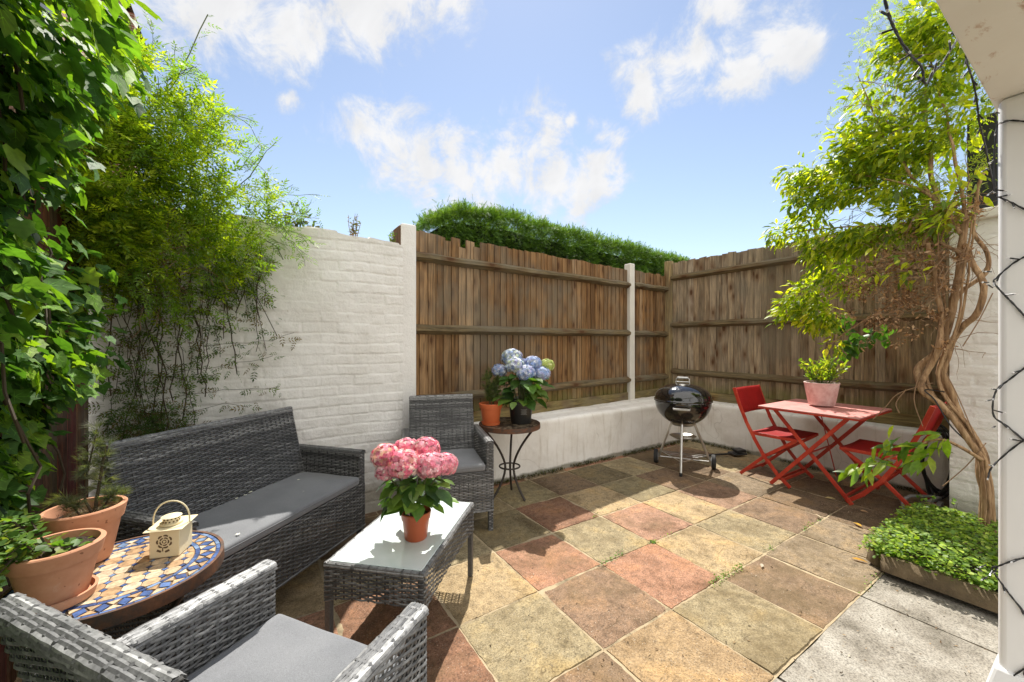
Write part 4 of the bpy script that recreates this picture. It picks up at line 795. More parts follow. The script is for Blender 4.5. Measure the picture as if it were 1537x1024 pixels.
def litter(t, z, rad, n):
    P = np.c_[rng.normal(scale=rad*.45, size=(n, 2)), np.full(n, z+.006)]; P = P[np.hypot(P[:, 0], P[:, 1]) < rad]; n = len(P); D = np.c_[rng.normal(size=(n, 2)), rng.uniform(-.2, .4, n)]
    scatter('dead_stalks', T_NEEDLE, P, D, rdir(n), .035*rng.uniform(.6, 1.3, n), hues(n, [(.25, .18, .1), (.16, .1, .06), (.33, .27, .18)], .2), 'dry_leaf', t)
litter(t, z, .08, 46)

# ------------------------------------------------------------------ LANTERN
def lantern():
    t = empty('candle_lantern', (-1.925, .945, .622), R(-18), 'cream metal candle lantern with rose cutout and wire handle on the mosaic table', 'lantern'); w, h = .08, .085
    mb = MB(); mb.box((0, 0, h/2), (w, w, h)); body = mb.build('body', 'cream_metal', t, bevel=.002)
    mb = MB(); y = -w/2-.0006
    def petal(cx, cz, r0, r1, n=7, ph=0):
        for i in range(n):
            a0 = 2*PI*i/n+ph; pts = []; m = 6
            for q in range(m+1): a = a0+.1+(2*PI/n-.2)*q/m; pts.append((cx+r1*(1+.1*math.sin(PI*q/m))*math.cos(a), y, cz+r1*(1+.1*math.sin(PI*q/m))*math.sin(a)))
            for q in range(m, -1, -1): a = a0+.1+(2*PI/n-.2)*q/m; pts.append((cx+r0*math.cos(a), y, cz+r0*math.sin(a)))
            k = len(pts); mb.add(pts, [(i_, i_+1, k-2-i_, k-1-i_) for i_ in range(m)])
    petal(0, .05, .0165, .02, 7); petal(0, .05, .0095, .0125, 5, .5); petal(0, .05, .0036, .006, 3, .2)
    mb.box((-.004, y, .026), (.0025, .0006, .012)); mb.box((-.014, y, .022), (.012, .0006, .006), rot=Matrix.Rotation(.5, 3, 'Y')); mb.box((.008, y, .02), (.012, .0006, .006), rot=Matrix.Rotation(-.4, 3, 'Y')); mb.build('rose_cutout', 'rust_cutout', body)
    mb = MB(); mb.box((0, 0, h+.004), (.103, .103, .003), rot=Matrix.Rotation(R(2), 3, 'X')); rf = mb.build('roof', 'cream_metal', t, bevel=.001)
    mb = MB(); mb.lathe([(.001, h+.0065), (.03, h+.0065), (.03, h+.012), (.001, h+.013)], n=32); mb.lathe([(.022, h+.012), (.022, h+.03), (.021, h+.03)], n=32)
    mb.lathe([(.001, h+.034), (.024, h+.031), (.027, h+.0295), (.001, h+.0295)], n=32); mb.build('chimney', 'cream_metal', t, smooth=True)
    mb = MB()
    for k in range(14):
        for q in range(2): a = 2*PI*(k+.5*q)/14; mb.box((.0222*math.cos(a), .0222*math.sin(a), h+.0165+q*.0085), (.0008, .0045, .0045), rz=a)
    mb.build('vent_holes', 'rust_cutout', t)
    mb = MB(); mb.tube([(-.05*math.cos(PI*s), 0, h+.006+.072*math.sin(PI*s)**.75) for s in np.linspace(0, 1, 25)], .0023, 8); mb.build('handle', 'cream_metal', t, smooth=True)
lantern()

# ------------------------------------------------------------------ KETTLE BARBECUE
def barbecue():
    cx, cy = 1.95, 1.70; face = math.atan2(-.136, -.22); t = empty('kettle_barbecue', (cx, cy, 0), 0, 'black kettle barbecue on three metal legs with two wheels', 'barbecue'); zc, r = .70, .268
    bowl = [(r*math.cos(a), zc+.003+.25*math.sin(a)) for a in np.linspace(0, -PI/2+.02, 22)]; mb = MB(); mb.lathe([(r+.006, zc+.006), (r+.008, zc)]+bowl+[(.001, bowl[-1][1])], n=64); mb.build('bowl', 'black_enamel', t, smooth=True)
    lid = [(r+.007, zc+.008), (r+.009, zc+.014), (r+.002, zc+.022)]+[(r*math.cos(a), zc+.022+.155*math.sin(a)**.92) for a in np.linspace(.02, PI/2-.01, 22)]; mb = MB(); mb.lathe(lid, n=64); L = mb.build('lid', 'black_enamel', t, smooth=True)
    f = Vector((math.cos(face), math.sin(face), 0)); s = Vector((-f.y, f.x, 0))
    def hoop(name, c, w, h, out, up, mat, rad, grip, par):
        P = [c-s*w-out*0, c-s*w*1.0+up*h*.8+out*h*.2, c-s*w*.8+up*h+out*h*.25, c+s*w*.8+up*h+out*h*.25, c+s*w+up*h*.8+out*h*.2, c+s*w]
        mb = MB(); mb.tube(P, rad, 8); o = mb.build(name, 'brushed_metal', par, smooth=True); mb = MB(); mb.bar(c-s*w*.85+up*h+out*h*.25, c+s*w*.85+up*h+out*h*.25, grip*1.8, grip); mb.build('grip', mat, o, bevel=.006)
    hoop('lid_handle', Vector((0, 0, zc+.17)), .062, .06, f*0, UP, 'grey_handle', .0045, .018, L)
    hoop('heat_shield', Vector((0, 0, zc+.168)), .066, .022, f*.9, UP, 'brushed_metal', .004, .01, L)
    mb = MB(); c = f*.09+UP*(zc+.162); mb.lathe([(.001, .012), (.03, .010), (.034, .0)], (c.x, c.y, c.z), 24); mb.build('damper', 'brushed_metal', L, smooth=True)
    mb = MB(); c = f*(r+.012)+UP*(zc-.045); mb.tube([c-s*.075-f*.03, c-s*.07+f*.025, c+s*.07+f*.025, c+s*.075-f*.03], .007, 8); mb.bar(c-s*.075+f*.028, c+s*.075+f*.028, .022, .016); mb.build('bowl_handle', 'grey_handle', t, smooth=True, bevel=.004)
    ft = [Vector((1.73-cx, 1.573-cy, 0)), Vector((1.926-cx, 1.965-cy, 0)), Vector((2.195-cx, 1.554-cy, 0))]
    for i, p in enumerate(ft):
        d = p.normalized(); top = d*.115+UP*.475; b = p+UP*(.008 if i == 0 else .075); mb = MB(); mb.tube([top, b], .0125, 12); lg = mb.build('leg', 'brushed_metal', t, smooth=True)
        if i == 0: mb = MB(); mb.tube([b+UP*.03, b], .0145, 12); mb.build('leg_cap', 'rubber', lg, smooth=True)
    ax = (ft[2]-ft[1]).normalized(); ang = math.atan2(ax.y, ax.x)
    for i, p in ((1, ft[1]-ax*.03), (2, ft[2]+ax*.03)):
        prof = [(.02, -.02), (.066, -.02), (.073, -.012), (.073, .012), (.066, .02), (.02, .02)]; mb = MB(); n = 36; vs = []
        for rr_, w in prof: vs += [p+UP*.075+ax*w+(UP*math.cos(2*PI*j/n)+UP.cross(ax)*math.sin(2*PI*j/n))*rr_ for j in range(n)]
        mb.add(vs, [(k*n+j, k*n+(j+1) % n, (k+1)*n+(j+1) % n, (k+1)*n+j) for k in range(len(prof)-1) for j in range(n)]); wh = mb.build('wheel', 'rubber', t, smooth=True)
        mb = MB(); mb.tube([p+UP*.075-ax*.022, p+UP*.075+ax*.022], .045, 24); mb.build('hub', 'hub_plastic', wh, smooth=True, bevel=.003)
    mb = MB(); mb.tube([ft[1]+UP*.075-ax*.05, ft[2]+UP*.075+ax*.05], .005, 8); mb.build('axle', 'brushed_metal', t, smooth=True)
    mb = MB(); q = [p*.9+UP*.135 for p in ft]
    for a, b in ((0, 1), (1, 2), (2, 0)): mb.tube([q[a], q[b]], .0035, 6)
    for k in range(1, 6): mb.tube([q[0].lerp(q[1], k/6), q[0].lerp(q[2], k/6)], .0018, 5)
    mb.build('wire_rack', 'brushed_metal', t)
    mb = MB(); mb.lathe([(.001, .318), (.09, .32), (.125, .34), (.128, .342), (.09, .325), (.001, .323)], n=40); mb.build('ash_pan', 'brushed_metal', t, smooth=True)
    mb = MB(); mb.lathe([(.1, .452), (.118, .47), (.13, .488), (.1, .47)], n=32); mb.build('leg_ring', 'brushed_metal', t, smooth=True)
barbecue()
# black fire shovel on the ground behind the barbecue
a = AZ(1055, 684, .02); b = AZ(1097, 681, .03); c = AZ(1103, 678, .04)
t = empty('fire_shovel', a, 0, 'black long handled shovel lying on the paving behind the barbecue', 'shovel'); mb = MB(); mb.tube([(0, 0, 0), b-a], .011, 8); mb.build('handle', 'black_plastic', t, smooth=True)
mb = MB(); d = (b-a).normalized(); mb.bar(b-a, b-a+d*.16, .13, .02); mb.bar(b-a+d*.05+UP*.03, b-a+d*.15+UP*.035, .11, .03); mb.build('blade', 'black_plastic', t, bevel=.012)

# ------------------------------------------------------------------ RED FOLDING SET
def folding_chair(label, loc, rz):
    t = empty('folding_chair', loc, rz, label, 'chair', 'red folding chairs at the red table'); hw = .235
    cur = [(.315, .845), (.265, .69), (.205, .54), (.135, .40), (.05, .25), (-.06, .11), (-.17, .012)]
    for sx in (-1, 1):
        mb = MB()
        for (y0, z0), (y1, z1) in zip(cur, cur[1:]): mb.bar((sx*hw, y0+(y0-y1)*.02, z0), (sx*hw, y1-(y0-y1)*.02, z1), .014, .03, up=(0, -1, .4))
        mb.build('back_leg', 'red_paint', t, bevel=.003)
        mb = MB(); mb.bar((sx*(hw-.03), -.205, .425), (sx*(hw-.03), .05, .235), .014, .028); mb.bar((sx*(hw-.03), .045, .238), (sx*(hw-.03), .27, .012), .014, .028); mb.build('front_leg', 'red_paint', t, bevel=.003)
        mb = MB(); mb.bar((sx*(hw-.016), -.22, .43), (sx*(hw-.016), .17, .43), .014, .026); mb.build('seat_rail', 'red_paint', t, bevel=.003)
    for i_, y_, z_, h_ in ((.03, .235, .05, .022), (0, -.115, .065, .022), (0, .04, .237, .012)): mb = MB(); mb.bar((-hw+i_, y_, z_), (hw-i_, y_, z_), .012, h_); mb.build('crossbar', 'red_paint', t)
    n = 14
    def sling(name, f, m):
        vs = [f(i/(n-1), j/(m-1)) for i in range(n) for j in range(m)]; mb = MB(); mb.add(vs, grid_faces(n, m).tolist()); o = mb.build(name, 'red_mesh', t, smooth='all'); sd = o.modifiers.new('thickness', 'SOLIDIFY'); sd.thickness = .004; return o
    sling('seat', lambda u, v: (-hw+.012+(2*hw-.024)*u, -.215+.385*v, .446-.02*math.sin(PI*u)*(.4+.6*math.sin(PI*v))), 12)
    sling('backrest', lambda u, v: (-hw+.0+(2*hw)*u, .236+.079*v+.018*math.sin(PI*u)-.012, .61+.235*v), 8)
folding_chair('red folding chair with mesh seat between the barbecue and the pink table', (2.49, 1.03, 0), 0)
folding_chair('red folding chair half hidden behind the leafy spray, backed by the white pier', (2.53, .306, 0), PI)
def folding_table():
    x0, x1, y0, y1, z = 2.165, 2.945, .355, 1.085, .71; cx, cy = (x0+x1)/2, (y0+y1)/2; t = empty('folding_table', (cx, cy, 0), 0, 'faded pink and red metal folding table with crossed legs', 'table'); hx, hy = (x1-x0)/2, (y1-y0)/2
    mb = MB(); mb.box((0, 0, z-.0005), (2*hx, 2*hy, .013)); mb.build('table_top', 'faded_pink', t, bevel=.006)
    mb = MB()
    for s in (-1, 1): mb.box((s*(hx-.008), 0, z-.014), (.014, 2*hy-.002, .012)); mb.box((0, s*(hy-.008), z-.0145), (2*hx-.034, .014, .012))
    mb.build('table_edge', 'red_paint', t)
    for sx in (-1, 1):
        for sy in (-1, 1):
            xx = sx*(hx-.075)+(.02 if sy > 0 else 0); mb = MB(); mb.bar((xx, sy*.27, .69), (xx, -sy*.29, .008), .013, .03); mb.build('leg', 'red_paint', t, bevel=.002)
    for y_, z_, h_ in ((.245, .06, .02), (-.245, .06, .02), (0, .35, .01)): mb = MB(); mb.bar((-hx+.08, y_, z_), (hx-.08, y_, z_), .012, h_); mb.build('crossbar', 'red_paint', t)
    mb = MB(); mb.bar((.2, .1, .68), (.235, -.02, .06), .02, .008); mb.build('stay', 'red_paint', t)
    mb = MB(); mb.box((0, .05, z-.018), (.16, .1, .012)); mb.build('latch_plate', 'dark_iron', t)
folding_table()

# ------------------------------------------------------------------ CLIMBERS, HEDGE, SHRUB
def ivy():
    t = empty('ivy', (0, 0, 0), 0, 'mass of dark green ivy with lobed leaves hanging at the left edge', 'ivy'); zs = [.3, .45, .65, .86, 1.05, 1.2, 1.34, 1.5, 1.8, 2.2, 2.5, 3.0, 3.4]; ed = [.5, .75, 1.05, 1.3, 1.5, 1.64, 1.7, 1.6, 1.4, 1.3, 1.2, 1.1, 1.0]
    n = 19000; y = rng.uniform(-.5, 1.9, n); z = rng.uniform(.3, 3.3, n); k = y < np.interp(z, zs, ed)+rng.normal(scale=.06, size=n)+.1*(fbm(y*0+3, z*3, 77)-.47)*2
    y, z = y[k], z[k]; n = len(y); cl = fbm(y*3.2, z*2.6, 91)
    k = cl+rng.normal(scale=.05, size=n) > .405; y, z, cl = y[k], z[k], cl[k]; n = len(y)
    bul = .05+.62*np.clip(cl-.3, 0, 1)+.12*np.clip(z-1.9, 0, 1); x = -2.43+bul*rng.random(n)**.5+rng.normal(scale=.03, size=n)
    x = np.where(z < 1.1, np.minimum(x, -2.4+.06*rng.random(n)+.1*np.clip(y-1.1, 0, 1)), x)
    P = np.stack([x, y, z], 1); D = np.stack([rng.uniform(.0, .7, n), rng.normal(scale=.55, size=n)+.1, rng.uniform(-1.1, .15, n)], 1); Nn = np.stack([.6+rng.normal(scale=.38, size=n), .1+rng.normal(scale=.4, size=n), .75+rng.normal(scale=.38, size=n)], 1)
    c = 1.2*hues(n, [(.05, .115, .02), (.07, .155, .025), (.04, .09, .018), (.1, .19, .03), (.14, .25, .03), (.06, .13, .03)], .25); c[(rng.random(n) < .16)] = (.22, .33, .035)
    scatter('leaves', T_IVY, P, D, Nn,   .058*rng.uniform(.5, 1.35, n), c, 'ivy_leaf', t)
    # deep inner layer close to the slats
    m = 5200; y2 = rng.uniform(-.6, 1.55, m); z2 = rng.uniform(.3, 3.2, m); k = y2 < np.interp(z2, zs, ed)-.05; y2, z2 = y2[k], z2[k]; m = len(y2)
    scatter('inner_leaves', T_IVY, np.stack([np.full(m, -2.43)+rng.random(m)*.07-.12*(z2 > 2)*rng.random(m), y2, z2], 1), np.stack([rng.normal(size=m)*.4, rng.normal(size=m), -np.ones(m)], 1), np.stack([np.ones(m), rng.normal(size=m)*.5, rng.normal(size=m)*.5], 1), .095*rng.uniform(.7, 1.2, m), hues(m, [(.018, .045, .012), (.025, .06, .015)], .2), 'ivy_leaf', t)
    # big near leaves spilling over the top
    m = 900; y3 = rng.uniform(.2, 1.2, m); z3 = rng.uniform(1.95, 2.9, m); x3 = -2.2+.22*rng.random(m); k = (y3 < .72+.25*rng.random(m)); y3, z3, x3 = y3[k], z3[k], x3[k]; m = len(y3)
    scatter('spilling_leaves', T_IVY, np.stack([x3, y3, z3], 1), np.stack([rng.uniform(.1, .8, m), rng.normal(size=m)*.5, -rng.uniform(.2, 1, m)], 1), np.stack([np.ones(m)*.5, rng.normal(size=m)*.4-.1, np.ones(m)], 1), .062*rng.uniform(.7, 1.3, m), 1.1*hues(m, [(.07, .15, .03), (.12, .23, .03), (.2, .31, .035), (.05, .11, .03)], .2), 'ivy_leaf', t)
    mb = MB(); r = random.Random(5)
    for k in range(34):
        y = r.uniform(.1, 1.35); z = r.uniform(1.2, 3); pts = [Vector((-2.38, y, z))]
        for q in range(8): pts.append(pts[-1]+Vector((r.uniform(-.015, .04), r.uniform(-.06, .07), -r.uniform(.05, .14))))
        mb.tube(pts, .004, 5)
    mb.build('stems', 'dark_stem', t)
ivy()
def jasmine():
    t = empty('jasmine', (0, 0, 0), 0, 'bright green jasmine climbing over the top of the white brick wall and trailing down it', 'climbing plant')
    B = [((190, 140), .27, 2.25), ((240, 140), .2, 2.3), ((215, 100), .12, 2.3), ((255, 190), .3, 2.2), ((300, 210), .2, 2.3), ((220, 260), .34, 2.15), ((300, 270), .28, 2.15), ((345, 300), .24, 2.18), ((385, 320), .17, 2.2), ((150, 200), .3, 2.15), ((150, 330), .26, 2.12), ((230, 360), .3, 2.15), ((310, 365), .26, 2.15), ((370, 375), .16, 2.22), ((405, 350), .1, 2.25), ((180, 430), .18, 2.2), ((250, 440), .17, 2.22), ((330, 420), .14, 2.25), ((110, 150), .36, 2.1), ((100, 260), .36, 2.1), ((60, 180), .38, 2.0), ((60, 280), .4, 2.0), ((125, 110), .26, 2.2), ((110, 380), .25, 2.1)]
    bl = [(AY(x, y, Y), (r, r*.62, r)) for (x, y), r, Y in B]; P, d = blobpts(bl, 14500); k = fbm(P[:, 0]*6+P[:, 1]*4+50, P[:, 2]*6+50, 71)+rng.normal(scale=.05, size=len(P)) > .435; P, d = P[k], d[k]; P[:, 1] = np.where((P[:, 2] < 2.12) & (P[:, 1] > 2.33), 2.33-rng.random(len(P))*.08, P[:, 1]); n = len(P)
    D = d*.8+np.array([.25, -.25, .1])+rng.normal(scale=.55, size=(n, 3)); Nn = np.array([.2, -.1, 1])+rng.normal(scale=.5, size=(n, 3))
    c = hues(n, [(.16, .24, .022), (.24, .32, .026), (.1, .17, .02), (.31, .38, .03)], .25)
    scatter('leaves', T_PIN, P, D, Nn, .095*rng.uniform(.6, 1.25, n), c, 'jasmine_leaf', t)
    # trailing curtain on the wall face, browner and thinner
    tr = []; mb = MB(); r = random.Random(17); PP = []
    for k in range(46):
        x = r.uniform(160, 400); y = r.uniform(370, 440)-max(0, x-330)*.3; p = AY(x, y, 2.31); Ln = r.uniform(.25, 1.05)*(1 if x < 290 else .5); pts = [p]; q = 0; dx = r.uniform(-.04, .06)
        while q < Ln: s = .07; pts.append(pts[-1]+Vector((dx*s*3+r.uniform(-.022, .022), r.uniform(-.012, .01), -s))); pts[-1].y = min(pts[-1].y, 2.345); q += s
        mb.tube(pts, r.choice((.0018, .0025, .0035)), 5)
        for j in range(len(pts)*3):
            if r.random() < .55: PP.append(tuple(r.choice(pts)+Vector((r.gauss(0, .035), r.gauss(-.012, .012), r.gauss(0, .03)))))
    for (x, y, ang, L) in ((215, 620, 0, .5), (240, 600, .3, .6), (300, 520, .6, .5), (260, 560, .5, .5), (200, 560, -.2, .4)):
        p = AY(x, y, 2.3); pts = [p]
        for q in range(8): pts.append(pts[-1]+Vector((L/8, r.uniform(-.01, .01), ang*.03+r.uniform(-.02, .02))))
        mb.tube(pts, .0016, 4); PP += [tuple(r.choice(pts)+Vector((r.gauss(0, .02), -.01, r.gauss(0, .02)))) for _ in range(22)]
    bl2 = [(AY(x, y, 2.27), (rr_, .06, rr_)) for x, y, rr_ in ((215, 640, .14), (250, 630, .12), (190, 610, .12), (270, 640, .1), (180, 660, .12))]; P2, _ = blobpts(bl2, 330); PP += [tuple(p) for p in P2]
    mb.build('trailing_stems', 'dark_stem', t); PP = np.array(PP); PP[:, 1] = np.minimum(PP[:, 1], 2.34); n = len(PP)
    scatter('trailing_leaves', T_PIN, PP, np.c_[rng.normal(size=(n, 2))*[1, .4], rng.uniform(-1, .2, n)], np.array([.1, -.8, .5])+rng.normal(scale=.4, size=(n, 3)), .07*rng.uniform(.5, 1.2, n), hues(n, [(.06, .11, .025), (.045, .085, .02), (.09, .14, .03), (.11, .085, .04)], .25), 'jasmine_leaf', t)
    # dead brown tangle inside
    bl3 = [(AY(x, y, 2.2), (rr_, .1, rr_)) for x, y, rr_ in ((150, 300, .22), (170, 380, .22), (230, 420, .16), (130, 230, .2), (260, 330, .2))]; P3, _ = blobpts(bl3, 900)
    scatter('dead_leaves', T_SMALL, P3, rdir(900), rdir(900), .035*rng.uniform(.5, 1.2, 900), hues(900, [(.16, .085, .035), (.22, .12, .05), (.1, .06, .03)], .2), 'dry_leaf', t)
    mb = MB()
    for k in range(90):
        p = Vector(P3[r.randrange(900)]); pts = [p]; dd = Vector((r.gauss(0, 1), r.gauss(0, .3), r.gauss(0, 1))).normalized()
        for q in range(5): dd = (dd+Vector((r.gauss(0, .4), r.gauss(0, .2), r.gauss(0, .4)-.1))).normalized(); pts.append(pts[-1]+dd*.06)
        mb.tube(pts, .0022, 4)
    mb.build('dead_stems', 'twig', t)
    # long free shoots against the sky
    PP = []; DD = []
    for px in ([(225, 175), (262, 125), (285, 80), (300, 45), (312, 22)], [(150, 45), (170, 25), (190, 0), (200, -15)], [(345, 290), (375, 265), (395, 235)], [(290, 210), (315, 190), (325, 165)], [(370, 345), (415, 370), (425, 390)], [(330, 190), (310, 165), (300, 140)]):
        pts = [AY(x, y, 2.25) for x, y in px]; mb = MB(); mb.tube(pts, .003, 5); mb.build('shoot', 'green_stem', t)
        for a, b in zip(pts, pts[1:]):
            nn = max(2, int((b-a).length/.035))
            for q in range(nn): PP.append(tuple(a.lerp(b, (q+.5)/nn))); DD.append(tuple((b-a).normalized()*.6+Vector((r.gauss(0, .7), r.gauss(0, .5), r.gauss(0, .4)))))
    mb = MB()
    for k in range(150):
        c, rad = bl[r.randrange(len(bl))]; d0 = Vector((r.gauss(.25, .8), r.gauss(-.1, .4), r.gauss(.35, .7))).normalized(); p = Vector(c)+Vector((d0.x*rad[0], d0.y*rad[1], d0.z*rad[2]))*.8; pts = [p]; dd = d0
        for q in range(r.randrange(4, 8)): dd = (dd+Vector((r.gauss(0, .22), r.gauss(0, .2), r.gauss(-.12, .2)))).normalized(); pts.append(pts[-1]+dd*.042); pts[-1].y = min(pts[-1].y, 2.33) if pts[-1].z < 2.12 else pts[-1].y
        mb.tube(pts, .0016, 4)
        for a, b in zip(pts, pts[1:]):
            for w in (0, 1): PP.append(tuple(a.lerp(b, r.random()))); DD.append(tuple((b-a).normalized()*.7+Vector((r.gauss(0, .7), r.gauss(0, .5), r.gauss(0, .5)))))
    mb.build('stems', 'green_stem', t)['kind'] = 'stuff'
    n = len(PP); scatter('shoot_leaves', T_PIN, PP, DD, np.array([0, -.3, 1])+rng.normal(scale=.4, size=(n, 3)), .08*rng.uniform(.6, 1.1, n), hues(n, [(.12, .22, .03), (.17, .28, .04)], .2), 'jasmine_leaf', t)
jasmine()
def hedge():
    t = empty('clipped_hedge', (0, 0, 0), 0, 'tall clipped evergreen hedge rising behind the back fence', 'hedge'); top = lambda x: 2.66+.26*np.clip((x+.05)/.45, 0, 1)-.015*np.clip(x-.5, -.5, .5)-.035*np.clip(x-.5, 0, 9); x0, x1, yf, yb = .0, 5.0, 3.6, 4.5
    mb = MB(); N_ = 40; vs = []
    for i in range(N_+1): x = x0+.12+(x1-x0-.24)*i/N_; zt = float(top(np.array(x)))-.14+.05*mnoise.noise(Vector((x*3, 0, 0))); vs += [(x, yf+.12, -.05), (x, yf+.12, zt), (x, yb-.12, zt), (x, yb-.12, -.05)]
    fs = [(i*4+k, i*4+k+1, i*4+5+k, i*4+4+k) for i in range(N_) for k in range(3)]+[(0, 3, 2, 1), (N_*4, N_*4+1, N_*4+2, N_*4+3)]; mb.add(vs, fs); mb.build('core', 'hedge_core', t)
    n = 32000; x = rng.uniform(x0, x1, n); z = rng.uniform(1.9, 3.3, n); k = z < top(x); x, z = x[k], z[k]; n = len(x); lump = (fbm(x*4, z*5, 55)-.47)*.5
    P1 = np.stack([x, yf-.02-lump+.1*rng.random(n), z+.02*rng.normal(size=n)], 1); D1 = np.stack([rng.normal(size=n)*.5, -np.ones(n)*.9, rng.normal(size=n)*.5-.15], 1); N1 = np.stack([rng.normal(size=n)*.4, -np.ones(n)*.4, np.ones(n)], 1); C1 = hues(n, [(.075, .15, .025), (.1, .19, .03), (.055, .115, .022), (.14, .24, .035)], .25)
    m = 12000; x = rng.uniform(x0, x1, m); y = yf+(yb-yf)*rng.random(m)**1.6; P2 = np.stack([x, y, top(x)+(fbm(x*3.5, y*3.5, 59)-.47)*.24+.03*rng.normal(size=m)], 1); D2 = rng.normal(size=(m, 3))*.55+[0, -.2, .9]; N2 = rng.normal(size=(m, 3)); C2 = hues(m, [(.13, .23, .03), (.18, .28, .035), (.09, .17, .025)], .25)
    e = 1500; y = rng.uniform(yf, yb, e); P3 = np.stack([np.where(rng.random(e) < .5, x0, x1)+rng.normal(size=e)*.06, y, rng.uniform(1.9, 2.9, e)], 1); P3[:, 2] = np.minimum(P3[:, 2], top(P3[:, 0])); D3 = rng.normal(size=(e, 3))*.7; 
    P4 = []
    for k in range(60):
        xx = rng.uniform(x0, x1)*(1 if rng.random() < .4 else .35); h = rng.uniform(.05, .2)
        for q in range(7): P4.append((xx+rng.normal()*.025, yf+.2+rng.normal()*.05, float(top(np.array(xx)))+h*q/6))
    P4 = np.array(P4); f = len(P4)
    scatter('foliage', T_SPRAY, np.concatenate([P1, P2, P3, P4]), np.concatenate([D1, D2, D3, rng.normal(size=(f, 3))*.5+[0, 0, .6]]), np.concatenate([N1, N2, rdir(e), rdir(f)]), .078*rng.uniform(.6, 1.3, n+m+e+f), np.concatenate([C1, C2, hues(e, [(.05, .11, .02), (.08, .16, .025)], .2), hues(f, [(.1, .2, .03)], .2)]), 'hedge_leaf', t)
    # bush far behind the wall, and the weed on the wall top
    t = empty('distant_shrub', (-1.35, 6, 2.2), 0, 'small dark leafy shrub peeping over the white wall beside the jasmine', 'shrub'); c = AY(438, 325, 6.0); n = 900; P, d = blobpts([(c-Vector((-1.35, 6, 2.2)), (.2, .2, .17)), (c+Vector((.12, 0, -.12))-Vector((-1.35, 6, 2.2)), (.22, .2, .16)), (c+Vector((-.1, 0, -.5))-Vector((-1.35, 6, 2.2)), (.45, .35, .45))], n)
    scatter('foliage', T_SMALL, P, d+rng.normal(scale=.5, size=(n, 3)), rdir(n)+[0, 0, .7], .1*rng.uniform(.6, 1.2, n), hues(n, [(.05, .09, .025), (.08, .13, .03), (.1, .09, .04)], .25), 'hedge_leaf', t); mb = MB(); mb.tube([(0, 0, -2.25), (.05, 0, -.2), (.1, 0, .6)], [.05, .04, .01], 8); mb.build('trunk', 'bark', t)
    def wallweed(name, label, base, n, hh, w, cols):
        t = empty(name, base, 0, label, 'weed', 'weeds on the white wall'); r = random.Random(n); mb = MB(); P = []; D = []
        for k in range(n):
            e = Vector((r.uniform(-w, w), r.uniform(-.03, .03), hh*r.uniform(.5, 1))); b = Vector((e.x*.5, 0, -.02)); mb.tube([b, b.lerp(e, .5)+Vector((r.uniform(-.01, .01), 0, 0)), e], [.0025, .002, .0014], 5)
            for q in range(16): P.append(tuple(b.lerp(e, r.uniform(.15, 1)))); D.append((r.gauss(0, 1), r.gauss(0, .6), r.uniform(-.2, .9)))
        mb.build('stems', 'twig', t); m = len(P); scatter('leaves', T_SMALL, P, D, rdir(m), .024*rng.uniform(.6, 1.3, m), hues(m, cols, .2), 'ground_leaf', t)
    wallweed('wall_weed', 'brown and green seeding weed growing on top of the white brick wall', AY(530, 352, 2.44), 9, .15, .06, [(.14, .13, .05), (.09, .12, .03), (.2, .12, .05)])
    wallweed('wall_weed', 'small leafy weed rooted at the side of the white end post', AY(588, 364, 2.46), 5, .1, .03, [(.1, .2, .03), (.16, .24, .04)])
hedge()
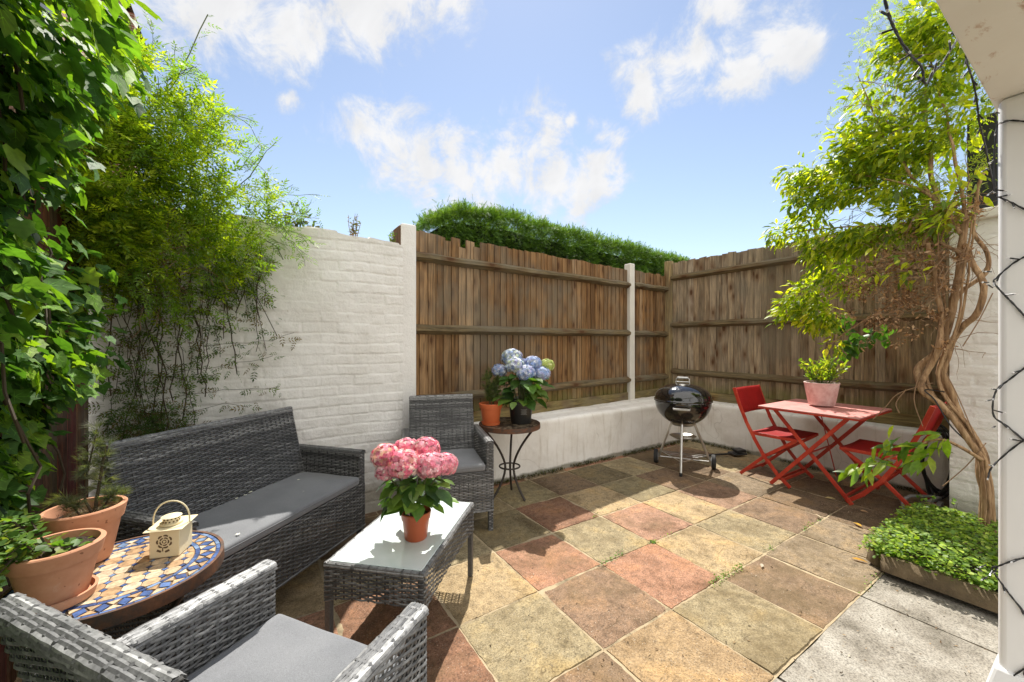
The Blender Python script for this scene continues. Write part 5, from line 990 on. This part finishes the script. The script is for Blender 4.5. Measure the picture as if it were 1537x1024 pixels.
def climber():
    t = empty('twisted_climber', (2.08, -.25, .1), 0, 'large twisted climbing shrub with bare woody stems and brown dead blossom', 'climbing shrub'); O = Vector(t.location)
    def px(pts, X): return [AX(x, y, X+dx)-O for x, y, dx in pts]
    def smooth(P, n=5):
        out = []
        for i in range(len(P)-1):
            p0, p1, p2, p3 = P[max(i-1, 0)], P[i], P[i+1], P[min(i+2, len(P)-1)]
            for k in range(n): s = k/n; out.append(.5*((2*p1)+(p2-p0)*s+(2*p0-5*p1+4*p2-p3)*s*s+(3*p1-p0-3*p2+p3)*s**3))
        return out+[P[-1]]
    def limb(pts, X, r0, r1, name='trunk'):
        P = smooth(px(pts, X)); n = len(P); mb = MB(); rr = [r0+(r1-r0)*i/(n-1) for i in range(n)]; rr = [q*(1+.18*mnoise.noise(Vector((i*.6, r0*90, X*3)))) for i, q in enumerate(rr)]
        P = [p+Vector((mnoise.noise(p*5+Vector((X, 0, 0))), mnoise.noise(p*5+Vector((0, X, 0))), 0))*.02 for p in P]; mb.tube(P, rr, 10); return mb.build(name, 'bark', t, smooth=True), P
    limb([(1478, 800, 0), (1477, 740, 0), (1470, 700, 0), (1462, 668, 0), (1435, 625, 0), (1400, 598, 0), (1380, 572, 0), (1381, 550, .02), (1402, 530, .03), (1422, 500, .05), (1432, 440, .05), (1442, 380, .05), (1450, 330, .05)], 2.08, .024, .018)
    limb([(1488, 800, .03), (1484, 720, .02), (1472, 672, .03), (1450, 640, .03), (1432, 600, .05), (1420, 560, .05), (1428, 520, .03), (1448, 490, .0), (1468, 470, -.02), (1474, 430, 0), (1460, 400, .03), (1446, 360, .05)], 2.12, .021, .015)
    limb([(1470, 690, -.03), (1440, 640, -.04), (1410, 606, -.03), (1383, 585, -.03), (1390, 560, 0), (1408, 520, 0), (1414, 490, .02), (1408, 440, .02), (1395, 390, .02), (1392, 365, .0)], 2.05, .018, .013)
    for k in range(5): dx = random.Random(k).uniform(-10, 12); limb([(1480+dx*.4, 790, .02*k-.04), (1474+dx*.5, 700, .02*k-.02), (1445+dx, 640, .015*k), (1405+dx, 590, .02*k), (1400+dx*1.2, 545, .02*k), (1425+dx*1.5, 490, .02*k), (1425+dx*2.4, 410, .03*k), (1432+dx*3, 330, .04*k)], 2.06, .009+.002*(k % 3), .005)
    limb([(1462, 668, .05), (1425, 600, .06), (1412, 560, .06), (1424, 500, .06), (1440, 440, .1), (1478, 410, .1), (1482, 380, .1), (1462, 340, .1), (1465, 300, .1), (1478, 250, .1)], 2.15, .016, .009)
    limb([(1390, 370, 0), (1402, 300, .1), (1398, 250, .15), (1388, 190, .2), (1392, 120, .25)], 2.1, .018, .008, 'limb')
    for k, pts in enumerate(([(1440, 350, 0), (1400, 300, .05), (1340, 270, .1), (1270, 262, .15), (1200, 262, .2)], [(1400, 300, .1), (1350, 240, .15), (1310, 170, .25), (1290, 110, .3)], [(1440, 380, 0), (1380, 350, .1), (1300, 340, .15), (1220, 345, .2), (1170, 355, .25)], [(1420, 420, 0), (1350, 400, .1), (1270, 430, .2), (1200, 460, .25)], [(1450, 330, 0), (1430, 220, .1), (1400, 110, .2), (1370, 30, .25)], [(1410, 480, .05), (1360, 450, .1), (1300, 480, .2), (1240, 520, .25)], [(1470, 690, -.1), (1440, 670, -.2), (1405, 660, -.26), (1350, 680, -.3), (1290, 705, -.33)])): limb(pts, 2.08, .011, .003, 'limb')
    A = lambda x, y, X: AX(x, y, X)-O
    # lance leaves
    B = [((1195, 262), .17, 2.3), ((1240, 250), .2, 2.3), ((1285, 215), .22, 2.3), ((1320, 150), .24, 2.35), ((1355, 80), .2, 2.35), ((1395, 40), .2, 2.3), ((1430, 100), .18, 2.3), ((1380, 150), .2, 2.3), ((1330, 230), .24, 2.3), ((1400, 230), .24, 2.25), ((1270, 300), .19, 2.3), ((1210, 340), .16, 2.3), ((1170, 358), .1, 2.35), ((1320, 320), .2, 2.3), ((1250, 400), .17, 2.35), ((1210, 440), .15, 2.35), ((1185, 462), .1, 2.35), ((1270, 350), .17, 2.3), ((1440, 180), .2, 2.25), ((1235, 480), .14, 2.4), ((1450, 30), .2, 2.2), ((1330, 340), .2, 2.2), ((1400, 320), .2, 2.2), ((1280, 420), .16, 2.3), ((1230, 310), .18, 2.3), ((1190, 455), .12, 2.35), ((1220, 470), .14, 2.35), ((1250, 520), .1, 2.4), ((1170, 475), .09, 2.35), ((1165, 350), .1, 2.35), ((1200, 300), .16, 2.3), ((1230, 370), .16, 2.3), ((1440, 250), .16, 2.15), ((1360, 400), .12, 2.0), ((1290, 340), .2, 2.25), ((1420, 330), .13, 1.98), ((1445, 290), .13, 2.0), ((1405, 270), .14, 2.05), ((1340, 290), .2, 2.2), ((1265, 270), .2, 2.3), ((1300, 390), .14, 2.0)]
    bl = [(A(x, y, X), (r, r, r)) for (x, y), r, X in B]; P, d = blobpts(bl, 12800); k = fbm(P[:, 1]*5+P[:, 0]*4+70, P[:, 2]*5+70, 73)+rng.normal(scale=.04, size=len(P)) > .45; P, d = P[k], d[k]; n = len(P)
    D = d*.6+np.array([-.25, .3, -.55])+rng.normal(scale=.45, size=(n, 3)); Nn = np.array([-.2, .1, 1])+rng.normal(scale=.45, size=(n, 3)); hz = P[:, 2]
    scatter('leaves', T_LANCE, P, D, Nn, .084*rng.uniform(.55, 1.2, n), hues(n, [(.24, .31, .02), (.33, .38, .028), (.17, .24, .02), (.4, .42, .035), (.11, .175, .02)], .22), 'shrub_leaf', t)
    B = [((1300, 120), .2, 2.4), ((1350, 40), .26, 2.4), ((1420, 60), .26, 2.3), ((1440, 160), .24, 2.25), ((1360, 180), .24, 2.3), ((1430, 260), .2, 2.2), ((1370, 290), .22, 2.25), ((1300, 280), .18, 2.3), ((1330, 360), .16, 2.2), ((1250, 190), .12, 2.4), ((1290, 60), .1, 2.45)]
    bl = [(A(x, y, X), (r, r, r)) for (x, y), r, X in B]; P, d = blobpts(bl, 2600); n = len(P)
    scatter('small_leaves', T_PIN, P, d+rng.normal(scale=.6, size=(n, 3)), np.array([0, 0, 1])+rng.normal(scale=.6, size=(n, 3)), .06*rng.uniform(.5, 1.2, n), hues(n, [(.22, .3, .03), (.3, .35, .04), (.14, .2, .03)], .22), 'jasmine_leaf', t)
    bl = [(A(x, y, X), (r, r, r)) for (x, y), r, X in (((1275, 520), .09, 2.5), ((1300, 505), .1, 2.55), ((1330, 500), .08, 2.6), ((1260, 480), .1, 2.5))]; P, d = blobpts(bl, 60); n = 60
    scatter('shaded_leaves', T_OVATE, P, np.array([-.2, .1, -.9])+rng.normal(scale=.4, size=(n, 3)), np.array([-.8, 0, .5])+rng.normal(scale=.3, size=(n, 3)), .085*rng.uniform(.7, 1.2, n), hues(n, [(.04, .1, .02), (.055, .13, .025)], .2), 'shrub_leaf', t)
    # leafy spray low down in front of the chair
    sp = [(1415, 655, 1.8), (1390, 668, 1.78), (1365, 668, 1.76), (1345, 672, 1.75), (1320, 690, 1.74), (1300, 702, 1.73), (1285, 706, 1.72), (1375, 690, 1.76), (1350, 655, 1.75), (1400, 680, 1.8), (1330, 700, 1.74)]
    P = []
    for (x, y, X) in sp: P += [tuple(A(x+rng.normal()*7, y+rng.normal()*6, X+rng.normal()*.03)) for _ in range(6)]
    n = len(P); scatter('spray_leaves', T_LANCE, P, np.array([-.35, .35, -.5])+rng.normal(scale=.35, size=(n, 3)), np.array([-.35, -.1, 1])+rng.normal(scale=.3, size=(n, 3)), .118*rng.uniform(.75, 1.15, n)*1.0, hues(n, [(.13, .23, .025), (.2, .3, .03), (.28, .36, .035), (.09, .17, .025)], .2), 'shrub_leaf', t)
    # dead blossom and twigs
    bl = [(A(x, y, X), (r, r, r)) for (x, y), r, X in (((1330, 395), .13, 2.12), ((1295, 430), .12, 2.15), ((1355, 445), .13, 2.1), ((1390, 390), .13, 2.1), ((1270, 475), .07, 2.2), ((1325, 480), .1, 2.1), ((1415, 430), .1, 2.1), ((1400, 475), .08, 2.05), ((1380, 345), .12, 2.15), ((1440, 320), .12, 2.1), ((1420, 520), .05, 2.0), ((1300, 515), .05, 2.12), ((1345, 515), .05, 2.1), ((1265, 420), .06, 2.2), ((1310, 350), .08, 2.15), ((1370, 500), .06, 2.05), ((1450, 380), .07, 2.05))]
    P, d = blobpts(bl, 2700); n = len(P); scatter('dead_blossom', T_SMALL, P, rdir(n), rdir(n), .028*rng.uniform(.5, 1.5, n), hues(n, [(.44, .275, .145), (.36, .21, .1), (.52, .36, .22), (.22, .12, .06)], .25), 'dry_leaf', t)
    r = random.Random(21); mb = MB()
    for k in range(330):
        p = Vector(P[r.randrange(n)]); pts = [p]; dd = Vector((r.gauss(0, .7), r.gauss(.1, .7), r.gauss(-.1, .7))).normalized(); L = r.uniform(.03, .065)
        for q in range(6): dd = (dd+Vector((r.gauss(0, .3), r.gauss(0, .3), r.gauss(0, .3)-.03))).normalized(); pts.append(pts[-1]+dd*L)
        w = r.choice((.0011, .0014, .002, .003)); mb.tube(pts, [w*(1-.1*i) for i in range(7)], 4)
    for px_ in ([(1400, 575), (1350, 590), (1330, 610), (1310, 630)], [(1360, 585), (1345, 605), (1350, 620)], [(1480, 665), (1450, 700), (1415, 730)], [(1420, 560), (1440, 600), (1465, 660)], [(1445, 520), (1470, 480), (1490, 440)], [(1380, 560), (1372, 600), (1385, 640)]): mb.tube(smooth([A(x, y, 2.0) for x, y in px_]), .003, 5)
    for k in range(80):
        x, y = r.uniform(1260, 1460), r.uniform(20, 380); p = Vector(bl[0][0]) if False else A(max(x, 1240+max(0, (300-y))*.6), y, r.uniform(2.15, 2.4)); pts = [p]; dd = Vector((r.gauss(0, .4), r.gauss(.5, .5), r.gauss(.2, .5))).normalized()
        for q in range(5): dd = (dd+Vector((r.gauss(0, .2), r.gauss(0, .2), r.gauss(0, .2)))).normalized(); pts.append(pts[-1]+dd*.055)
        mb.tube(pts, .0018, 4)
    mb.build('dead_twigs', 'twig', t)
    mb = MB(); mb.tube([p+Vector((-.03, 0, 0)) for p in smooth(px([(1466, 672, 0), (1430, 640, -.02), (1405, 600, -.03), (1390, 585, -.03), (1420, 588, -.04)], 2.05))], .004, 6); mb.build('tie_wire', 'cable', t)
climber()
def planter():
    t = empty('planter_bed', (1.3, 0, 0), 0, 'low stone edged bed of bright green ground cover below the twisted climber', 'planter')
    def edge(a, b, seed):
        n = 30; a = Vector(a); b = Vector(b); d = (b-a).normalized(); nr = Vector((d.y, -d.x, 0)); vs = []
        for i in range(n+1):
            p = a.lerp(b, i/n); q = lambda k: .007*mnoise.noise(Vector((i*.45, k*3, seed)))
            vs += [p+nr*(.0+q(1))+UP*-.02, p+nr*(q(2))+UP*.06, p+nr*(q(3)-.008)+UP*(.112+q(4)), p-nr*(.07+q(5))+UP*(.115+q(6)), p-nr*.085+UP*.03]
        mb.add(vs, [(i*5+k, i*5+5+k, i*5+6+k, i*5+k+1) for i in range(n) for k in range(4)]+[(0, 1, 2, 3, 4), (n*5+4, n*5+3, n*5+2, n*5+1, n*5)])
    mb = MB(); edge((0, -1.4, 0), (0, 0, 0), 1); mb.build('stone_edge', 'old_stone', t, smooth='all'); mb = MB(); edge((0, -.002, 0), (1.2, -.002, 0), 5); mb.build('stone_edge', 'old_stone', t, smooth='all')
    for o in [o for o in bpy.data.objects if o.parent == t]:     # outward side
        pass
    mb = MB(); mb.box((.65, -.75, .035), (1.2, 1.4, .07)); mb.build('soil', 'soil', t)
    n = 9500; x = rng.uniform(-.09, 1.15, n); y = rng.uniform(-.62, .09, n); hgt = .06+.13*np.clip(1-((x-.35)/.75)**2, 0, 1)*np.clip(1-((y+.22)/.42)**2, 0, 1)+.04*(fbm(x*8, y*8, 12)-.3); z = .05+hgt*(.35+.65*rng.random(n)**.6); k = (fbm(x*5, y*5, 14) > .3) & ~((x < 0) & (z < .1)); x, y, z = x[k], y[k], z[k]; n = len(x)
    P = np.stack([x, y, z], 1); scatter('ground_cover', T_ROUND, P, np.c_[rng.normal(size=(n, 2)), rng.uniform(-.4, .3, n)], np.array([-.1, 0, 1])+rng.normal(scale=.35, size=(n, 3)), .02*rng.uniform(.55, 1.4, n), hues(n, [(.18, .28, .035), (.24, .35, .04), (.12, .21, .03), (.32, .4, .06), (.09, .16, .03)], .2), 'ground_leaf', t)
    r = random.Random(2); mb = MB(); PP = []
    for k in range(36):
        b = Vector((r.uniform(.0, 1.0), r.uniform(-.5, .03), .12)); e = b+Vector((r.uniform(-.08, .05), r.uniform(-.05, .08), r.uniform(.06, .16))); mb.tube([b, e], .0012, 4); PP += [tuple(b.lerp(e, r.uniform(.5, 1.05))) for _ in range(5)]
    for k in range(900):
        y_ = r.uniform(-.6, .05); dn = max(0, mnoise.noise(Vector((y_*9, 0, 4)))+.25); PP.append((r.uniform(-.045, .02), y_, .13-r.random()*.11*min(1, dn*2)))
    for k in range(260): x_ = r.uniform(0, 1.1); PP.append((x_, r.uniform(.0, .05), .13-r.random()*.08))
    mb.build('stalks', 'green_stem', t); n = len(PP); scatter('tall_leaves', T_ROUND, PP, rdir(n), np.array([0, 0, 1])+rng.normal(scale=.4, size=(n, 3)), .024*rng.uniform(.6, 1.2, n), hues(n, [(.12, .22, .03), (.18, .28, .04)], .2), 'ground_leaf', t)
planter()

# ------------------------------------------------------------------ STRING LIGHTS, HOSE, LITTER
def strings():
    t = empty('string_lights', (.5, -.47, 1.3), 0, 'dark cable string lights wound round the white column and looped from the beam', 'string lights'); O = Vector(t.location); r = random.Random(4); X = .531; segs = []
    zig = [[(1545, 183), (1515, 181), (1499, 186)], [(1497, 186), (1492, 240), (1494, 292), (1500, 296), (1520, 305), (1545, 318)], [(1545, 382), (1520, 396), (1497, 416), (1492, 424), (1505, 440), (1520, 455), (1545, 482)], [(1545, 547), (1515, 570), (1498, 583), (1491, 600), (1492, 625), (1512, 640), (1545, 668)], [(1545, 655), (1515, 677), (1490, 700), (1484, 712)],
           [(1545, 836), (1520, 842), (1498, 850), (1490, 852), (1492, 860), (1505, 878), (1520, 898), (1545, 928)], [(1545, 1000), (1525, 1012), (1505, 1030)]]
    for z in zig: segs.append([AX(x, y, X if x > 1496 else X-.004) for x, y in z])
    Y = -.462; loop = [(1326, -8), (1335, 25), (1345, 48), (1360, 75), (1374, 90), (1384, 102), (1387, 122), (1392, 124), (1402, 108), (1412, 98), (1424, 80), (1436, 60), (1441, 52)]; segs.append([AY(x, y, Y) for x, y in loop])
    segs.append([AY(x, y, Y) for x, y in ((1441, 52), (1449, 75), (1452, 95), (1460, 120), (1466, 150), (1470, 185), (1478, 215), (1484, 245), (1488, 262), (1493, 290))])
    def cr(P, n=5):
        out = []
        for i in range(len(P)-1):
            p0, p1, p2, p3 = P[max(i-1, 0)], P[i], P[i+1], P[min(i+2, len(P)-1)]
            for k in range(n): s = k/n; out.append(.5*((2*p1)+(p2-p0)*s+(2*p0-5*p1+4*p2-p3)*s*s+(3*p1-p0-3*p2+p3)*s**3))
        return out+[P[-1]]
    bulbs = []
    for si, P in enumerate(segs):
        Q = [p-O for p in cr(P)]; mb = MB(); n = len(Q)
        for ph in (0, PI):   # two twisted strands
            mb.tube([q+(RV*math.cos(i*1.3+ph)+UP*math.sin(i*1.3+ph))*.0016 for i, q in enumerate(Q)], .0021, 6)
        mb.build('cable', 'cable', t, smooth=True)
        L = sum((b-a).length for a, b in zip(Q, Q[1:])); nb = max(1, int(L/.052))
        for k in range(nb): i = min(n-2, int((k+.5)/nb*n)); bulbs.append((Q[i], (Q[i+1]-Q[i]).normalized(), si))
    for x, y in ((1490, 170), (1486, 292), (1478, 408), (1474, 424), (1480, 432), (1485, 585), (1480, 600), (1470, 848), (1464, 858), (1472, 866), (1480, 700), (1484, 640)): bulbs.append((AX(x+10, y, X-.006)-O, -RV, 0))
    for p, d, si in bulbs:
        o = (d*.7+RV*r.uniform(-1, .2)+UP*r.uniform(-.6, .8)-FV*.25).normalized(); mb = MB(); mb.tube([p, p+o*.016], .0022, 6); mb.tube([p+o*.014, p+o*.024], .0027, 6); b = mb.build('bulb', 'cable', t)
        mb = MB(); mb.tube([p+o*.0245, p+o*.031], [.0024, .0018], 6); mb.build('tip', 'clear_tip', b)
strings()
def hose():
    t = empty('garden_hose', (2.9, .05, 0), 0, 'black coiled hose hanging in the dark corner behind the second red chair', 'hose'); mb = MB(); r = random.Random(3)
    for k in range(4):
        P = [(r.uniform(-.01, .01)+.02*k, .03+.085*math.cos(a)+.012*math.sin(3*a+k), .3+.27*math.sin(a)+.02*k) for a in np.linspace(0, 2*PI, 40)]; mb.tube(P, .011, 8)
    mb.tube([(.02, .09, .6), (0, .02, .75), (.05, .0, .8)], .011, 8); mb.build('coils', 'black_plastic', t, smooth=True)
    t = empty('garden_tool', (2.6, .08, .02), 0, 'grey plastic tool lying on the ground beside the hose', 'tool'); mb = MB(); mb.bar((-.18, .05, .02), (.16, -.04, .07), .03, .02); mb.bar((-.16, -.05, .02), (.1, -.06, .05), .03, .02); mb.tube([(-.2, .08, .015), (-.1, .12, .05), (.05, .1, .06), (.16, -.02, .07)], .012, 8); mb.build('frame', 'grey_plastic', t, smooth=True, bevel=.004)
hose()
def bits():
    # fallen leaves, one object each
    spots = [((1278, 839), (.5, .26, .03), .075, 'orange yellow leaf lying alone in the middle of the grey brown slabs'), ((1294, 792), (.52, .3, .03), .07, 'yellow orange leaf lying close beside the green ground cover'), ((1238, 748), (.45, .36, .16), .07, 'pale tan leaf standing up in the shade in front of the red table'), ((1233, 779), (.5, .42, .3), .055, 'cream curled leaf lying at the shadow edge before the red table'), ((1291, 767), (.4, .25, .13), .05, 'brown leaf near the foot of the second red chair'), ((1254, 763), (.35, .24, .13), .045, 'small brown leaf under the front of the red table'), ((1143, 853), (.5, .45, .35), .05, 'thin pale curled leaf lying on the reddish slab')]
    for (p, c, s, lab) in spots:
        q = AZ(*p, .006); o = scatter('fallen_leaf', T_LANCE, [(0, 0, 0)], [(rng.normal(), rng.normal(), .1)], [(rng.normal()*.3, rng.normal()*.3, 1)], [s], np.array([c]), 'dry_leaf'); o.location = q; o.location.z = .012; tag(o, lab, 'leaf', 'fallen leaves on the paving')
    for k, p in enumerate(((448, 721), (454, 739), (425, 739), (375, 740), (377, 739), (355, 749), (368, 744), (357, 803))):
        q = AZ(*p, .472); mb = MB()
        for j in range(5):
            a = 2*PI*j/5+k; e = Vector((math.cos(a), math.sin(a), .15)); f = Vector((-e.y, e.x, 0)); mb.add([(0, 0, 0), e*.005-f*.003, e*.011, e*.005+f*.003], [(0, 1, 2, 3)])
        o = mb.build('fallen_blossom', 'white_petal'); o.location = q+UP*.003; tag(o, 'tiny white jasmine blossom fallen on the dark sofa cushion', 'blossom', 'white blossoms on the sofa cushion')
    # crumbs and grit
    V = []; n = 3200; x = rng.uniform(-.9, 3, n); y = rng.uniform(-.9, 2.3, n); k = (y < .1) | ((y < .55) & (rng.random(n) < .6)) | (rng.random(n) < .2); x, y = x[k], y[k]; n = len(x)
    P = np.stack([x, y, np.full(n, .004)], 1); tag(scatter('paving_debris', T_SMALL, P, np.c_[rng.normal(size=(n, 2)), rng.uniform(0, .3, n)], rng.normal(size=(n, 3))*.3+[0, 0, 1], .0095*rng.uniform(.35, 1.9, n), hues(n, [(.06, .04, .02), (.14, .09, .05), (.4, .34, .26), (.05, .035, .02), (.3, .2, .1)], .2), 'dry_leaf'), kind='stuff')
    # joint weeds and the mossy line along the foot of the low wall
    P = []; G = .46
    for (ax, fx, a0, a1, m) in (('y', 1, .9, 1.1, 70), ('x', 1, .33, .66, 130), ('x', 2, -.02, .2, 50), ('x', 1, .95, 1.05, 20), ('x', 1, 1.45, 1.8, 50), ('x', 2, .55, .7, 14), ('x', 3, .38, .44, 16), ('x', 0, .9, 1.25, 30)):
        for q in range(m): v = rng.uniform(a0, a1); w = fx*G+rng.normal()*.012; P.append((v, w, .006+abs(rng.normal())*.008) if ax == 'x' else (w+0, v*0+G*2+rng.normal()*.01, .006))
    P = np.array(P); n = len(P); tag(scatter('joint_weeds', T_ROUND, P, np.c_[rng.normal(size=(n, 2)), rng.uniform(0, .6, n)], rng.normal(size=(n, 3))*.4+[0, 0, 1], .010*rng.uniform(.5, 1.4, n), hues(n, [(.12, .22, .03), (.18, .26, .04), (.08, .15, .03)], .2), 'ground_leaf'), kind='stuff')
    n = 2600; s = rng.random(n); onb = s < .62; x = np.where(onb, -.5+3.5*rng.random(n), 3.055); y = np.where(onb, 2.345, .1+2.2*rng.random(n)); o_ = np.abs(rng.normal(size=n))*.018; x = np.where(onb, x, x-o_); y = np.where(onb, y-o_, y); k = fbm(x*4, y*4, 33) > .36
    P = np.stack([x, y, .004+rng.random(n)*.022], 1)[k]; n = len(P); tag(scatter('moss', T_TUFT, P, rng.normal(size=(n, 3))*.6+[0, 0, 1], rdir(n), .018*rng.uniform(.5, 1.5, n), hues(n, [(.05, .06, .015), (.08, .085, .02), (.035, .035, .015), (.1, .08, .03)], .25), 'hedge_leaf'), kind='stuff')
bits()
